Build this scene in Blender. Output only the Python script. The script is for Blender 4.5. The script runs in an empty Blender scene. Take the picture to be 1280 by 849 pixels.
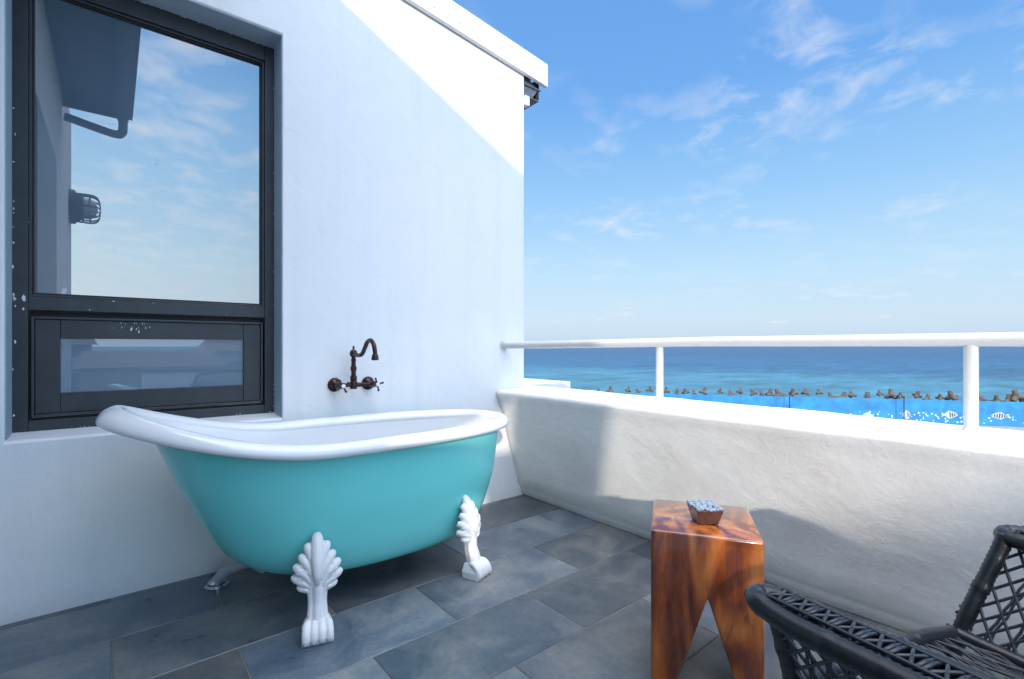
import bpy, bmesh, math, random
from mathutils import Vector, Matrix, noise
random.seed(7)
C = bpy.context.scene.collection
PI = math.pi
R = math.radians
# ------------------------------------------------------------------ frame of the place
# X runs along the tub wall towards the sea parapet, Y runs from the camera to the tub wall, camera stands at (0, 0, 1)
CA, SA = 0.7740, 0.6332            # camera axes in plan
def P(cx, d, z=0.0):               # a point given as metres right / metres ahead of the viewpoint
    return Vector((CA*cx + SA*d, -SA*cx + CA*d, z))
YW = 2.516                         # tub wall face
XB = -0.33                         # wall behind, on the left
ZT = 0.72                          # parapet top
SUN = Vector((1.0, 1.39, -0.5)).normalized()   # travel direction of sunlight

# ------------------------------------------------------------------ helpers
def link(o, parent=None):
    C.objects.link(o)
    if parent: o.parent = parent
    return o
def tag(o, label=None, cat=None, group=None, kind=None):
    if label: o['label'] = label
    if cat: o['category'] = cat
    if group: o['group'] = group
    if kind: o['kind'] = kind
    return o
def empty(name, loc, label, cat, group=None, rz=0):
    o = bpy.data.objects.new(name, None); link(o)
    o.location = loc; o.rotation_euler = (0, 0, rz); o.empty_display_size = 0.1
    return tag(o, label, cat, group)
def build(name, bm, mat, parent=None, smooth=False, bevel=0, seg=2, sub=0, loc=None, autos=None):
    """link a bmesh as one object. Vertices are given in world space when the parent is an unrotated empty."""
    me = bpy.data.meshes.new(name)
    bmesh.ops.recalc_face_normals(bm, faces=bm.faces)
    if parent is not None and loc is None:
        M = Matrix.Translation(parent.matrix_basis.translation if False else Vector(parent_world(parent)))
        bmesh.ops.transform(bm, matrix=M.inverted(), verts=bm.verts)
    bm.to_mesh(me); bm.free()
    mats = mat if isinstance(mat, (list, tuple)) else [mat]
    for m in mats: me.materials.append(m)
    o = bpy.data.objects.new(name, me); link(o, parent)
    if loc is not None: o.location = loc
    if smooth:
        for p in me.polygons: p.use_smooth = True
    if bevel:
        b = o.modifiers.new('bevel', 'BEVEL'); b.width = bevel; b.segments = seg; b.limit_method = 'ANGLE'; b.angle_limit = R(30)
        b.harden_normals = True
        for p in me.polygons: p.use_smooth = True
    if sub:
        s = o.modifiers.new('sub', 'SUBSURF'); s.levels = sub; s.render_levels = sub
    if autos:
        for p in me.polygons: p.use_smooth = True
        me.set_sharp_from_angle(angle=R(autos))
    return o
def parent_world(p):
    v = Vector((0, 0, 0))
    while p is not None:
        v = v + p.location; p = p.parent
    return v
def box(bm, x0, x1, y0, y1, z0, z1, mi=0):
    vs = [bm.verts.new((x, y, z)) for x in (x0, x1) for y in (y0, y1) for z in (z0, z1)]
    f = [(0,1,3,2),(4,6,7,5),(0,4,5,1),(2,3,7,6),(0,2,6,4),(1,5,7,3)]
    out = [bm.faces.new([vs[i] for i in q]) for q in f]
    for q in out: q.material_index = mi
    return vs
def hexa(bm, pts, mi=0):           # eight corners: four below, four above
    vs = [bm.verts.new(p) for p in pts]
    for q in ((0,1,2,3),(4,5,6,7),(0,1,5,4),(1,2,6,5),(2,3,7,6),(3,0,4,7)):
        f = bm.faces.new([vs[i] for i in q]); f.material_index = mi
    return vs
def frames(pts, closed=False):
    n = len(pts); T = []
    for i in range(n):
        a = pts[(i-1) % n] if (closed or i > 0) else pts[i]
        b = pts[(i+1) % n] if (closed or i < n-1) else pts[i]
        T.append((b-a).normalized())
    up = Vector((0,0,1)) if abs(T[0].z) < .9 else Vector((1,0,0))
    N = [(up - T[0]*up.dot(T[0])).normalized()]
    for i in range(1, n):
        v = N[-1] - T[i]*N[-1].dot(T[i])
        N.append(v.normalized() if v.length > 1e-6 else N[-1])
    return T, N
def tube(bm, pts, r, seg=10, closed=False, flat=1.0, caps=True, mi=0):
    pts = [Vector(p) for p in pts]; T, N = frames(pts, closed); rings = []
    for i, p in enumerate(pts):
        rr = r[i] if isinstance(r, (list, tuple)) else (r(i/(len(pts)-1)) if callable(r) else r)
        B = T[i].cross(N[i])
        rings.append([bm.verts.new(p + N[i]*math.cos(a)*rr*flat + B*math.sin(a)*rr) for a in [2*PI*k/seg for k in range(seg)]])
    m = len(rings)
    for i in range(m if closed else m-1):
        a, b = rings[i], rings[(i+1) % m]
        for k in range(seg):
            f = bm.faces.new((a[k], a[(k+1) % seg], b[(k+1) % seg], b[k])); f.material_index = mi
    if not closed and caps:
        bm.faces.new(rings[0][::-1]).material_index = mi; bm.faces.new(rings[-1]).material_index = mi
    return rings
def spline(pts, n=12, closed=False):   # Catmull-Rom
    pts = [Vector(p) for p in pts]; out = []; m = len(pts)
    rng = range(m if closed else m-1)
    for i in rng:
        p1, p2 = pts[i], pts[(i+1) % m]
        p0 = pts[(i-1) % m] if (closed or i > 0) else p1*2-p2
        p3 = pts[(i+2) % m] if (closed or i < m-2) else p2*2-p1
        for k in range(n):
            t = k/n
            out.append(0.5*((2*p1)+(p2-p0)*t+(2*p0-5*p1+4*p2-p3)*t*t+(3*p1-p0-3*p2+p3)*t**3))
    if not closed: out.append(pts[-1])
    return out
def resample(pts, step):
    out = [pts[0].copy()]; acc = 0
    for a, b in zip(pts, pts[1:]):
        L = (b-a).length; s = step-acc
        while s <= L:
            out.append(a.lerp(b, s/L)); s += step
        acc = (acc + L) % step
    return out
def lathe(bm, prof, o, axis, seg=20, mi=0):   # prof: (radius, along)
    o = Vector(o); axis = Vector(axis).normalized()
    up = Vector((0,0,1)) if abs(axis.z) < .9 else Vector((1,0,0))
    n = (up-axis*up.dot(axis)).normalized(); b = axis.cross(n); rings = []
    for r, h in prof:
        if r < 1e-6: rings.append([bm.verts.new(o+axis*h)])
        else: rings.append([bm.verts.new(o+axis*h+(n*math.cos(2*PI*k/seg)+b*math.sin(2*PI*k/seg))*r) for k in range(seg)])
    for A, B in zip(rings, rings[1:]):
        for k in range(seg):
            k2 = (k+1) % seg
            if len(A) == 1 and len(B) == 1: continue
            if len(A) == 1: f = bm.faces.new((A[0], B[k2], B[k]))
            elif len(B) == 1: f = bm.faces.new((A[k], A[k2], B[0]))
            else: f = bm.faces.new((A[k], A[k2], B[k2], B[k]))
            f.material_index = mi
    for ring in (rings[0], rings[-1]):
        if len(ring) > 1: bm.faces.new(ring).material_index = mi
def slab_poly(outer, holes, to3, depth):
    """flat polygon with holes, extruded by the vector depth"""
    bm = bmesh.new()
    for loop in [outer]+holes:
        vs = [bm.verts.new(to3(*p)) for p in loop]
        for i in range(len(vs)): bm.edges.new((vs[i], vs[(i+1) % len(vs)]))
    bmesh.ops.triangle_fill(bm, use_beauty=True, use_dissolve=False, edges=bm.edges[:])
    r = bmesh.ops.extrude_face_region(bm, geom=bm.faces[:])
    bmesh.ops.translate(bm, vec=depth, verts=[v for v in r['geom'] if isinstance(v, bmesh.types.BMVert)])
    bmesh.ops.recalc_face_normals(bm, faces=bm.faces)
    return bm

# ------------------------------------------------------------------ materials
def nodes(name):
    m = bpy.data.materials.new(name); m.use_nodes = True
    nt = m.node_tree; b = nt.nodes['Principled BSDF']
    return m, nt, b
def N_(nt, t, **kw):
    n = nt.nodes.new(t)
    for k, v in kw.items():
        if k in ('inp',):
            for a, c in v.items(): n.inputs[a].default_value = c
        else: setattr(n, k, v)
    return n
def simple(name, col, rough=.5, metal=0, spec=.5, coat=0, var=.06, scale=6, bump=0, bscale=80, bdist=.002):
    m, nt, b = nodes(name)
    b.inputs['Roughness'].default_value = rough; b.inputs['Metallic'].default_value = metal
    b.inputs['Specular IOR Level'].default_value = spec; b.inputs['Coat Weight'].default_value = coat
    tc = N_(nt, 'ShaderNodeTexCoord'); n = N_(nt, 'ShaderNodeTexNoise', inp={'Scale': scale, 'Detail': 4})
    nt.links.new(tc.outputs['Object'], n.inputs['Vector'])
    r = N_(nt, 'ShaderNodeMapRange', inp={'From Min': .3, 'From Max': .7, 'To Min': 1-var, 'To Max': 1+var})
    nt.links.new(n.outputs['Fac'], r.inputs['Value'])
    mx = N_(nt, 'ShaderNodeVectorMath', operation='SCALE'); mx.inputs[0].default_value = col
    nt.links.new(r.outputs['Result'], mx.inputs['Scale']); nt.links.new(mx.outputs['Vector'], b.inputs['Base Color'])
    if bump:
        n2 = N_(nt, 'ShaderNodeTexNoise', inp={'Scale': bscale, 'Detail': 5, 'Roughness': .6})
        nt.links.new(tc.outputs['Object'], n2.inputs['Vector'])
        bp = N_(nt, 'ShaderNodeBump', inp={'Strength': bump, 'Distance': bdist})
        nt.links.new(n2.outputs['Fac'], bp.inputs['Height']); nt.links.new(bp.outputs['Normal'], b.inputs['Normal'])
    return m
def ramp(nt, pts, interp='LINEAR'):
    r = N_(nt, 'ShaderNodeValToRGB'); r.color_ramp.interpolation = interp
    e = r.color_ramp.elements
    while len(e) < len(pts): e.new(.5)
    for el, (p, c) in zip(e, pts):
        el.position = p; el.color = (c[0], c[1], c[2], 1) if not isinstance(c, (int, float)) else (c, c, c, 1)
    return r
M = {}
def plaster(name, col, col2, b1, b2, rough=.75):
    m, nt, b = nodes(name); L = nt.links.new
    b.inputs['Roughness'].default_value = rough; b.inputs['Specular IOR Level'].default_value = .25
    tc = N_(nt, 'ShaderNodeTexCoord')
    n = N_(nt, 'ShaderNodeTexNoise', inp={'Scale': 1.3, 'Detail': 6, 'Roughness': .6}); L(tc.outputs['Object'], n.inputs['Vector'])
    r = ramp(nt, [(.35, col2), (.6, col)]); L(n.outputs['Fac'], r.inputs['Fac']); L(r.outputs['Color'], b.inputs['Base Color'])
    sz = N_(nt, 'ShaderNodeSeparateXYZ'); gp = N_(nt, 'ShaderNodeNewGeometry'); L(gp.outputs['Position'], sz.inputs[0])
    stm = N_(nt, 'ShaderNodeMapping'); stm.inputs['Scale'].default_value = (9, 9, .7); L(tc.outputs['Object'], stm.inputs['Vector'])
    stn = N_(nt, 'ShaderNodeTexNoise', inp={'Scale': 1.0, 'Detail': 6, 'Roughness': .6}); L(stm.outputs[0], stn.inputs['Vector'])
    ssp = N_(nt, 'ShaderNodeTexNoise', inp={'Scale': 38, 'Detail': 3}); L(tc.outputs['Object'], ssp.inputs['Vector'])
    sk = ramp(nt, [(.50, 0), (.75, .09)]); L(stn.outputs['Fac'], sk.inputs['Fac'])
    lo_ = N_(nt, 'ShaderNodeMapRange', inp={'From Min': .0, 'From Max': .10, 'To Min': .32, 'To Max': 0}); L(sz.outputs['Z'], lo_.inputs['Value'])
    lom = N_(nt, 'ShaderNodeMath', operation='MULTIPLY'); L(lo_.outputs[0], lom.inputs[0]); L(ssp.outputs['Fac'], lom.inputs[1])
    sa_ = N_(nt, 'ShaderNodeMath', operation='MAXIMUM'); L(sk.outputs['Color'], sa_.inputs[0]); L(lom.outputs[0], sa_.inputs[1])
    sm_ = N_(nt, 'ShaderNodeMix', data_type='RGBA'); L(sa_.outputs[0], sm_.inputs['Factor']); L(r.outputs['Color'], sm_.inputs['A']); sm_.inputs['B'].default_value = (.40, .38, .34, 1)
    L(sm_.outputs['Result'], b.inputs['Base Color'])
    n1 = N_(nt, 'ShaderNodeTexNoise', inp={'Scale': 7, 'Detail': 5, 'Roughness': .55, 'Distortion': .8}); L(tc.outputs['Object'], n1.inputs['Vector'])
    n2 = N_(nt, 'ShaderNodeTexNoise', inp={'Scale': 130, 'Detail': 4, 'Roughness': .6}); L(tc.outputs['Object'], n2.inputs['Vector'])
    p1 = N_(nt, 'ShaderNodeBump', inp={'Strength': b1, 'Distance': .02}); L(n1.outputs['Fac'], p1.inputs['Height'])
    p2 = N_(nt, 'ShaderNodeBump', inp={'Strength': b2, 'Distance': .003}); L(n2.outputs['Fac'], p2.inputs['Height']); L(p1.outputs['Normal'], p2.inputs['Normal'])
    L(p2.outputs['Normal'], b.inputs['Normal'])
    return m
M['wall'] = plaster('wall_paint', (.845, .845, .84), (.80, .805, .81), .16, .2)
M['sill'] = plaster('sill_paint', (.78, .79, .80), (.72, .73, .75), .1, .2)
M['reveal_shade'] = plaster('reveal_shade_tone', (.36, .45, .52), (.31, .40, .47), .08, .2)  # shade of the white window recess, put into the colour
# hand trowelled parapet: troughs, ridges and faint warm stains
def mk_stucco():
    m, nt, b = nodes('trowelled_stucco'); L = nt.links.new
    b.inputs['Roughness'].default_value = .7; b.inputs['Specular IOR Level'].default_value = .3
    tc = N_(nt, 'ShaderNodeTexCoord'); geo = N_(nt, 'ShaderNodeNewGeometry')
    n = N_(nt, 'ShaderNodeTexNoise', inp={'Scale': 2.2, 'Detail': 7, 'Roughness': .65}); L(tc.outputs['Object'], n.inputs['Vector'])
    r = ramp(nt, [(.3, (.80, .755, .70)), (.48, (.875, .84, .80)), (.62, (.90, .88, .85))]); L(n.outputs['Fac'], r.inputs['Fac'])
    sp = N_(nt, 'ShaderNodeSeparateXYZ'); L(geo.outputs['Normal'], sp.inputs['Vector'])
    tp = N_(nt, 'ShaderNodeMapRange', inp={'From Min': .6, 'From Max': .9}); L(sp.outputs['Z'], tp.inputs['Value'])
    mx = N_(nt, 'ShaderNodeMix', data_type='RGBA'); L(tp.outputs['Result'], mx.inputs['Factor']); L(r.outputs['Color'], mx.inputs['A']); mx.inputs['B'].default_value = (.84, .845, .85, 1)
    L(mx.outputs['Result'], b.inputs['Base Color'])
    mp = N_(nt, 'ShaderNodeMapping'); mp.inputs['Rotation'].default_value = (.5, 0, 0); mp.inputs['Scale'].default_value = (1, 1, 1.2); L(tc.outputs['Object'], mp.inputs['Vector'])
    n1 = N_(nt, 'ShaderNodeTexNoise', inp={'Scale': 3.2, 'Detail': 5, 'Roughness': .55, 'Distortion': .4}); L(mp.outputs['Vector'], n1.inputs['Vector'])
    v = N_(nt, 'ShaderNodeTexNoise', inp={'Scale': 14, 'Detail': 6, 'Roughness': .62}); L(tc.outputs['Object'], v.inputs['Vector'])
    n2 = N_(nt, 'ShaderNodeTexNoise', inp={'Scale': 55, 'Detail': 6, 'Roughness': .7}); L(tc.outputs['Object'], n2.inputs['Vector'])
    p1 = N_(nt, 'ShaderNodeBump', inp={'Strength': .24, 'Distance': .04}); L(n1.outputs['Fac'], p1.inputs['Height'])
    p3 = N_(nt, 'ShaderNodeBump', inp={'Strength': .17, 'Distance': .012}); L(v.outputs['Fac'], p3.inputs['Height']); L(p1.outputs['Normal'], p3.inputs['Normal'])
    p2 = N_(nt, 'ShaderNodeBump', inp={'Strength': .35, 'Distance': .004}); L(n2.outputs['Fac'], p2.inputs['Height']); L(p3.outputs['Normal'], p2.inputs['Normal'])
    L(p2.outputs['Normal'], b.inputs['Normal'])
    return m
M['stucco'] = mk_stucco()
def mk_tile():
    m, nt, b = nodes('slate_tile'); L = nt.links.new
    tc = N_(nt, 'ShaderNodeTexCoord'); geo = N_(nt, 'ShaderNodeNewGeometry')
    off = N_(nt, 'ShaderNodeVectorMath', operation='SCALE'); off.inputs[0].default_value = (37, 19, 5); L(geo.outputs['Random Per Island'], off.inputs['Scale'])
    ad = N_(nt, 'ShaderNodeVectorMath', operation='ADD'); L(tc.outputs['Object'], ad.inputs[0]); L(off.outputs['Vector'], ad.inputs[1])
    n1 = N_(nt, 'ShaderNodeTexNoise', inp={'Scale': 3.5, 'Detail': 8, 'Roughness': .65, 'Distortion': .6}); L(ad.outputs['Vector'], n1.inputs['Vector'])
    n2 = N_(nt, 'ShaderNodeTexNoise', inp={'Scale': 45, 'Detail': 5, 'Roughness': .7}); L(ad.outputs['Vector'], n2.inputs['Vector'])
    r1 = ramp(nt, [(.25, (.052, .070, .088)), (.44, (.088, .108, .126)), (.57, (.145, .158, .165)), (.75, (.25, .235, .205))]); L(n1.outputs['Fac'], r1.inputs['Fac'])
    r2 = N_(nt, 'ShaderNodeMapRange', inp={'From Min': .3, 'From Max': .7, 'To Min': .86, 'To Max': 1.14}); L(n2.outputs['Fac'], r2.inputs['Value'])
    rp = N_(nt, 'ShaderNodeMapRange', inp={'To Min': .62, 'To Max': 1.3}); L(geo.outputs['Random Per Island'], rp.inputs['Value'])
    mu = N_(nt, 'ShaderNodeMath', operation='MULTIPLY'); L(r2.outputs['Result'], mu.inputs[0]); L(rp.outputs['Result'], mu.inputs[1])
    # dusty spots
    n3 = N_(nt, 'ShaderNodeTexNoise', inp={'Scale': 160, 'Detail': 2}); L(ad.outputs['Vector'], n3.inputs['Vector'])
    r3 = N_(nt, 'ShaderNodeMapRange', inp={'From Min': .68, 'From Max': .74, 'To Min': 0, 'To Max': .25}); L(n3.outputs['Fac'], r3.inputs['Value'])
    sc = N_(nt, 'ShaderNodeVectorMath', operation='SCALE'); L(r1.outputs['Color'], sc.inputs[0]); L(mu.outputs['Value'], sc.inputs['Scale'])
    wn_ = N_(nt, 'ShaderNodeTexWhiteNoise', noise_dimensions='1D'); L(geo.outputs['Random Per Island'], wn_.inputs['W'])
    tn = ramp(nt, [(0, (.90, .99, 1.12)), (.5, (.96, 1.0, 1.05)), (1, (1.10, 1.02, .93))]); L(wn_.outputs['Value'], tn.inputs['Fac'])
    tm = N_(nt, 'ShaderNodeVectorMath', operation='MULTIPLY'); L(sc.outputs['Vector'], tm.inputs[0]); L(tn.outputs['Color'], tm.inputs[1])
    mx = N_(nt, 'ShaderNodeMix', data_type='RGBA'); L(r3.outputs['Result'], mx.inputs['Factor']); L(tm.outputs['Vector'], mx.inputs['A']); mx.inputs['B'].default_value = (.42, .42, .4, 1)
    L(mx.outputs['Result'], b.inputs['Base Color'])
    rr = N_(nt, 'ShaderNodeMapRange', inp={'From Min': .3, 'From Max': .7, 'To Min': .26, 'To Max': .50}); L(n1.outputs['Fac'], rr.inputs['Value']); L(rr.outputs['Result'], b.inputs['Roughness'])
    p = N_(nt, 'ShaderNodeBump', inp={'Strength': .35, 'Distance': .004}); L(n1.outputs['Fac'], p.inputs['Height'])
    p2 = N_(nt, 'ShaderNodeBump', inp={'Strength': .3, 'Distance': .0015}); L(n2.outputs['Fac'], p2.inputs['Height']); L(p.outputs['Normal'], p2.inputs['Normal'])
    L(p2.outputs['Normal'], b.inputs['Normal'])
    return m
M['tile'] = mk_tile()
M['grout'] = simple('grout', (.17, .16, .145), .9, var=.2, scale=9, bump=.3)
M['enamel'] = simple('white_enamel', (.79, .79, .785), .12, spec=.6, coat=.3, var=.01)
M['turq'] = simple('turquoise_enamel', (.18, .71, .67), .22, spec=.5, coat=.25, var=.015, scale=3)
M['footp'] = simple('white_cast_iron_paint', (.76, .76, .755), .38, spec=.5, var=.05, scale=25, bump=.15, bscale=60)
M['frame'] = simple('grey_aluminium', (.045, .05, .058), .42, metal=.3, spec=.5, var=.12, scale=14, bump=.08, bscale=300)
M['gasket'] = simple('black_gasket', (.008, .008, .01), .55)
M['bronze'] = simple('oiled_bronze', (.05, .03, .03), .3, metal=.75, var=.4, scale=60)
M['porcelain'] = simple('porcelain', (.85, .85, .83), .15)
M['railp'] = simple('white_rail_paint', (.60, .59, .57), .35, var=.03, scale=20, bump=.1, bscale=120)
M['fascia'] = simple('white_fascia', (.80, .795, .78), .55, var=.04, scale=5)
M['gutter'] = simple('zinc_gutter', (.16, .18, .2), .4, metal=.5, var=.3, scale=20)
M['darkpaint'] = simple('slate_blue_paint', (.09, .12, .15), .5, var=.1)
M['rattan'] = simple('black_rattan', (.010, .011, .014), .29, spec=.5, var=.3, scale=90, bump=.25, bscale=500, bdist=.0006)
M['strand'] = simple('black_strand', (.018, .022, .03), .3, spec=.5, var=.35, scale=60)
M['hose'] = simple('grey_plastic_hose', (.35, .37, .39), .4, var=.1, scale=30)
M['chrome'] = simple('chrome', (.55, .56, .58), .18, metal=1, var=.1, scale=40)
M['concrete'] = simple('sea_concrete', (.10, .082, .066), .9, var=.45, scale=1.2, bump=.6, bscale=3, bdist=.1)
M['asphalt'] = simple('asphalt', (.06, .06, .06), .9, var=.2, scale=.5)
M['kerb'] = simple('kerb_stone', (.28, .26, .24), .85, var=.2, scale=2)
M['redclay'] = simple('terracotta', (.17, .12, .11), .8, var=.2, scale=2)
M['cushion'] = simple('blue_grey_cushion', (.20, .26, .34), .9, var=.08, scale=3)
M['pebble'] = simple('blue_grey_pebble', (.24, .30, .37), .55, var=.35, scale=70)
M['cream'] = simple('cream_render', (.6, .55, .48), .85, var=.1, scale=.4)
M['iron'] = simple('dark_iron', (.03, .035, .04), .5, metal=.4)
M['lampglass'] = simple('frosted_lamp_glass', (.5, .52, .55), .15)
# window glass: coated, mirror-like, dark blue behind
def mk_glass(name, base, refl, tint):
    m, nt, b = nodes(name); L = nt.links.new
    b.inputs['Base Color'].default_value = base; b.inputs['Roughness'].default_value = .3
    g = N_(nt, 'ShaderNodeBsdfGlossy'); g.inputs['Color'].default_value = tint; g.inputs['Roughness'].default_value = .004
    mx = N_(nt, 'ShaderNodeMixShader'); mx.inputs[0].default_value = refl
    L(b.outputs[0], mx.inputs[1]); L(g.outputs[0], mx.inputs[2])
    L(mx.outputs[0], nt.nodes['Material Output'].inputs['Surface'])
    return m
M['glass'] = mk_glass('coated_glass', (.06, .11, .17, 1), .27, (1, .97, .92, 1))
M['glass2'] = mk_glass('dusty_glass', (.12, .19, .26, 1), .14, (.72, .82, .92, 1))
# varnished timber block
def mk_wood():
    m, nt, b = nodes('varnished_timber'); L = nt.links.new
    tc = N_(nt, 'ShaderNodeTexCoord')
    # two interlocking pieces: left half pale with dark heart streak, right half redder
    mp = N_(nt, 'ShaderNodeMapping'); mp.inputs['Scale'].default_value = (1, 1, .2); L(tc.outputs['Object'], mp.inputs['Vector'])
    n0 = N_(nt, 'ShaderNodeTexNoise', inp={'Scale': 3.2, 'Detail': 2, 'Distortion': .6}); L(mp.outputs['Vector'], n0.inputs['Vector'])
    mm = N_(nt, 'ShaderNodeMath', operation='MULTIPLY'); mm.inputs[1].default_value = 16; L(n0.outputs['Fac'], mm.inputs[0])
    sn = N_(nt, 'ShaderNodeMath', operation='SINE'); 
    mm2 = N_(nt, 'ShaderNodeMath', operation='MULTIPLY'); mm2.inputs[1].default_value = 3.0; L(mm.outputs[0], mm2.inputs[0]); L(mm2.outputs[0], sn.inputs[0])
    r0 = N_(nt, 'ShaderNodeMapRange', inp={'From Min': -1, 'From Max': 1, 'To Min': .0, 'To Max': 1}); L(sn.outputs[0], r0.inputs['Value'])
    nf = N_(nt, 'ShaderNodeTexNoise', inp={'Scale': 60, 'Detail': 6, 'Roughness': .7}); L(mp.outputs['Vector'], nf.inputs['Vector'])
    a1 = N_(nt, 'ShaderNodeMath', operation='MULTIPLY_ADD'); a1.inputs[1].default_value = .40; L(r0.outputs['Result'], a1.inputs[0]); 
    nfs = N_(nt, 'ShaderNodeMath', operation='MULTIPLY'); nfs.inputs[1].default_value = .62; L(nf.outputs['Fac'], nfs.inputs[0]); L(nfs.outputs[0], a1.inputs[2])
    r1 = ramp(nt, [(.2, (.06, .012, .004)), (.40, (.20, .042, .008)), (.58, (.37, .088, .013)), (.8, (.52, .17, .03))]); L(a1.outputs[0], r1.inputs['Fac'])
    # dark heartwood patches
    mp2 = N_(nt, 'ShaderNodeMapping'); mp2.inputs['Scale'].default_value = (1, 1, .35); mp2.inputs['Location'].default_value = (.4, .1, .35); L(tc.outputs['Object'], mp2.inputs['Vector'])
    n2 = N_(nt, 'ShaderNodeTexNoise', inp={'Scale': 9, 'Detail': 5, 'Roughness': .6, 'Distortion': 1.2}); L(mp2.outputs['Vector'], n2.inputs['Vector'])
    r2 = ramp(nt, [(.54, 0), (.64, .85)]); L(n2.outputs['Fac'], r2.inputs['Fac'])
    mx = N_(nt, 'ShaderNodeMix', data_type='RGBA'); L(r2.outputs['Color'], mx.inputs['Factor']); L(r1.outputs['Color'], mx.inputs['A']); mx.inputs['B'].default_value = (.06, .018, .007, 1)
    L(mx.outputs['Result'], b.inputs['Base Color'])
    b.inputs['Roughness'].default_value = .2; b.inputs['Coat Weight'].default_value = 1.0; b.inputs['Coat Roughness'].default_value = .045
    p = N_(nt, 'ShaderNodeBump', inp={'Strength': .12, 'Distance': .002}); L(nf.outputs['Fac'], p.inputs['Height']); L(p.outputs['Normal'], b.inputs['Normal'])
    return m
M['wood'] = mk_wood()
M['bowl'] = simple('dark_varnished_wood', (.075, .028, .016), .15, coat=.8, var=.5, scale=30)
# sea: colour set by depth of water (deep offshore, pale over the shelf), small waves
def mk_sea():
    m, nt, b = nodes('sea_water'); L = nt.links.new
    tc = N_(nt, 'ShaderNodeTexCoord')
    # distance from the seawall line, in metres: dot with outward direction
    d = N_(nt, 'ShaderNodeVectorMath', operation='DOT_PRODUCT'); L(tc.outputs['Object'], d.inputs[0])
    out = P(.45, .893, 0); d.inputs[1].default_value = (out.x, out.y, 0)
    mp = N_(nt, 'ShaderNodeMapping'); mp.inputs['Rotation'].default_value = (0, 0, R(39)); mp.inputs['Scale'].default_value = (.35, 1, 1); L(tc.outputs['Object'], mp.inputs['Vector'])
    n0 = N_(nt, 'ShaderNodeTexNoise', inp={'Scale': .012, 'Detail': 4}); L(mp.outputs['Vector'], n0.inputs['Vector'])
    ad = N_(nt, 'ShaderNodeMath', operation='MULTIPLY_ADD'); ad.inputs[1].default_value = 90; L(n0.outputs['Fac'], ad.inputs[0]); L(d.outputs['Value'], ad.inputs[2])
    mr = N_(nt, 'ShaderNodeMapRange', inp={'From Min': 50, 'From Max': 650}); L(ad.outputs[0], mr.inputs['Value'])
    rr = ramp(nt, [(0, (.040, .155, .205)), (.27, (.032, .135, .195)), (.38, (.008, .075, .155)), (1, (.005, .052, .125))]); L(mr.outputs['Result'], rr.inputs['Fac'])
    n1 = N_(nt, 'ShaderNodeTexNoise', inp={'Scale': .16, 'Detail': 10, 'Roughness': .75}); L(mp.outputs['Vector'], n1.inputs['Vector'])
    r1 = N_(nt, 'ShaderNodeMapRange', inp={'From Min': .3, 'From Max': .7, 'To Min': .45, 'To Max': 1.6}); L(n1.outputs['Fac'], r1.inputs['Value'])
    n3 = N_(nt, 'ShaderNodeTexNoise', inp={'Scale': .02, 'Detail': 6, 'Roughness': .6}); L(mp.outputs['Vector'], n3.inputs['Vector'])
    r3 = N_(nt, 'ShaderNodeMapRange', inp={'From Min': .3, 'From Max': .7, 'To Min': .85, 'To Max': 1.15}); L(n3.outputs['Fac'], r3.inputs['Value'])
    mu = N_(nt, 'ShaderNodeMath', operation='MULTIPLY'); L(r1.outputs['Result'], mu.inputs[0]); L(r3.outputs['Result'], mu.inputs[1])
    sc = N_(nt, 'ShaderNodeVectorMath', operation='SCALE'); L(rr.outputs['Color'], sc.inputs[0]); L(mu.outputs[0], sc.inputs['Scale'])
    L(sc.outputs['Vector'], b.inputs['Base Color'])
    b.inputs['Roughness'].default_value = .35; b.inputs['Specular IOR Level'].default_value = .12
    p = N_(nt, 'ShaderNodeBump', inp={'Strength': .6, 'Distance': .6}); L(n1.outputs['Fac'], p.inputs['Height']); L(p.outputs['Normal'], b.inputs['Normal'])
    return m
M['sea'] = mk_sea()
M['blue'] = simple('blue_wall_paint', (.009, .185, .42), .6, var=.3, scale=.9)
M['muralw'] = simple('mural_white', (.38, .43, .46), .7, var=.35, scale=9)
M['bubble'] = simple('mural_bubble', (.62, .68, .72), .7, var=.1)
M['muralk'] = simple('mural_black', (.03, .03, .035), .7)
M['muralg'] = simple('mural_grey', (.3, .3, .3), .7, var=.3, scale=3)

# ------------------------------------------------------------------ ground, sea
bm = bmesh.new(); S = 30000
for x, y in ((-S,-S),(S,-S),(S,S),(-S,S)): bm.verts.new((x, y, -8.6))
bm.faces.new(bm.verts[:]); tag(build('sea', bm, M['sea']), kind='structure')
SW0, SW1 = (11.3, 63.5), (55.0, 52.5)     # seawall line in viewpoint plan metres
sd = Vector((SW1[0]-SW0[0], SW1[1]-SW0[1])).normalized(); sn = Vector((-sd.y, sd.x))   # along, outward (seaward)
def SWp(s, o, z):                         # s metres along from SW0, o metres seaward
    q = Vector(SW0)+sd*s+sn*o; return P(q.x, q.y, z)
bm = bmesh.new()
for s, o in ((-400, .2), (400, .2), (400, -600), (-400, -600)): bm.verts.new(SWp(s, o, -7.9))
bm.faces.new(bm.verts[:]); tag(build('ground', bm, M['asphalt']), kind='structure')
bm = bmesh.new()
hexa(bm, [SWp(s, o, z) for z in (-7.9, -7.62) for s, o in ((-120, -3.4), (120, -3.4), (120, -.3), (-120, -.3))])
tag(build('pavement', bm, M['kerb']), kind='structure')

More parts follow.
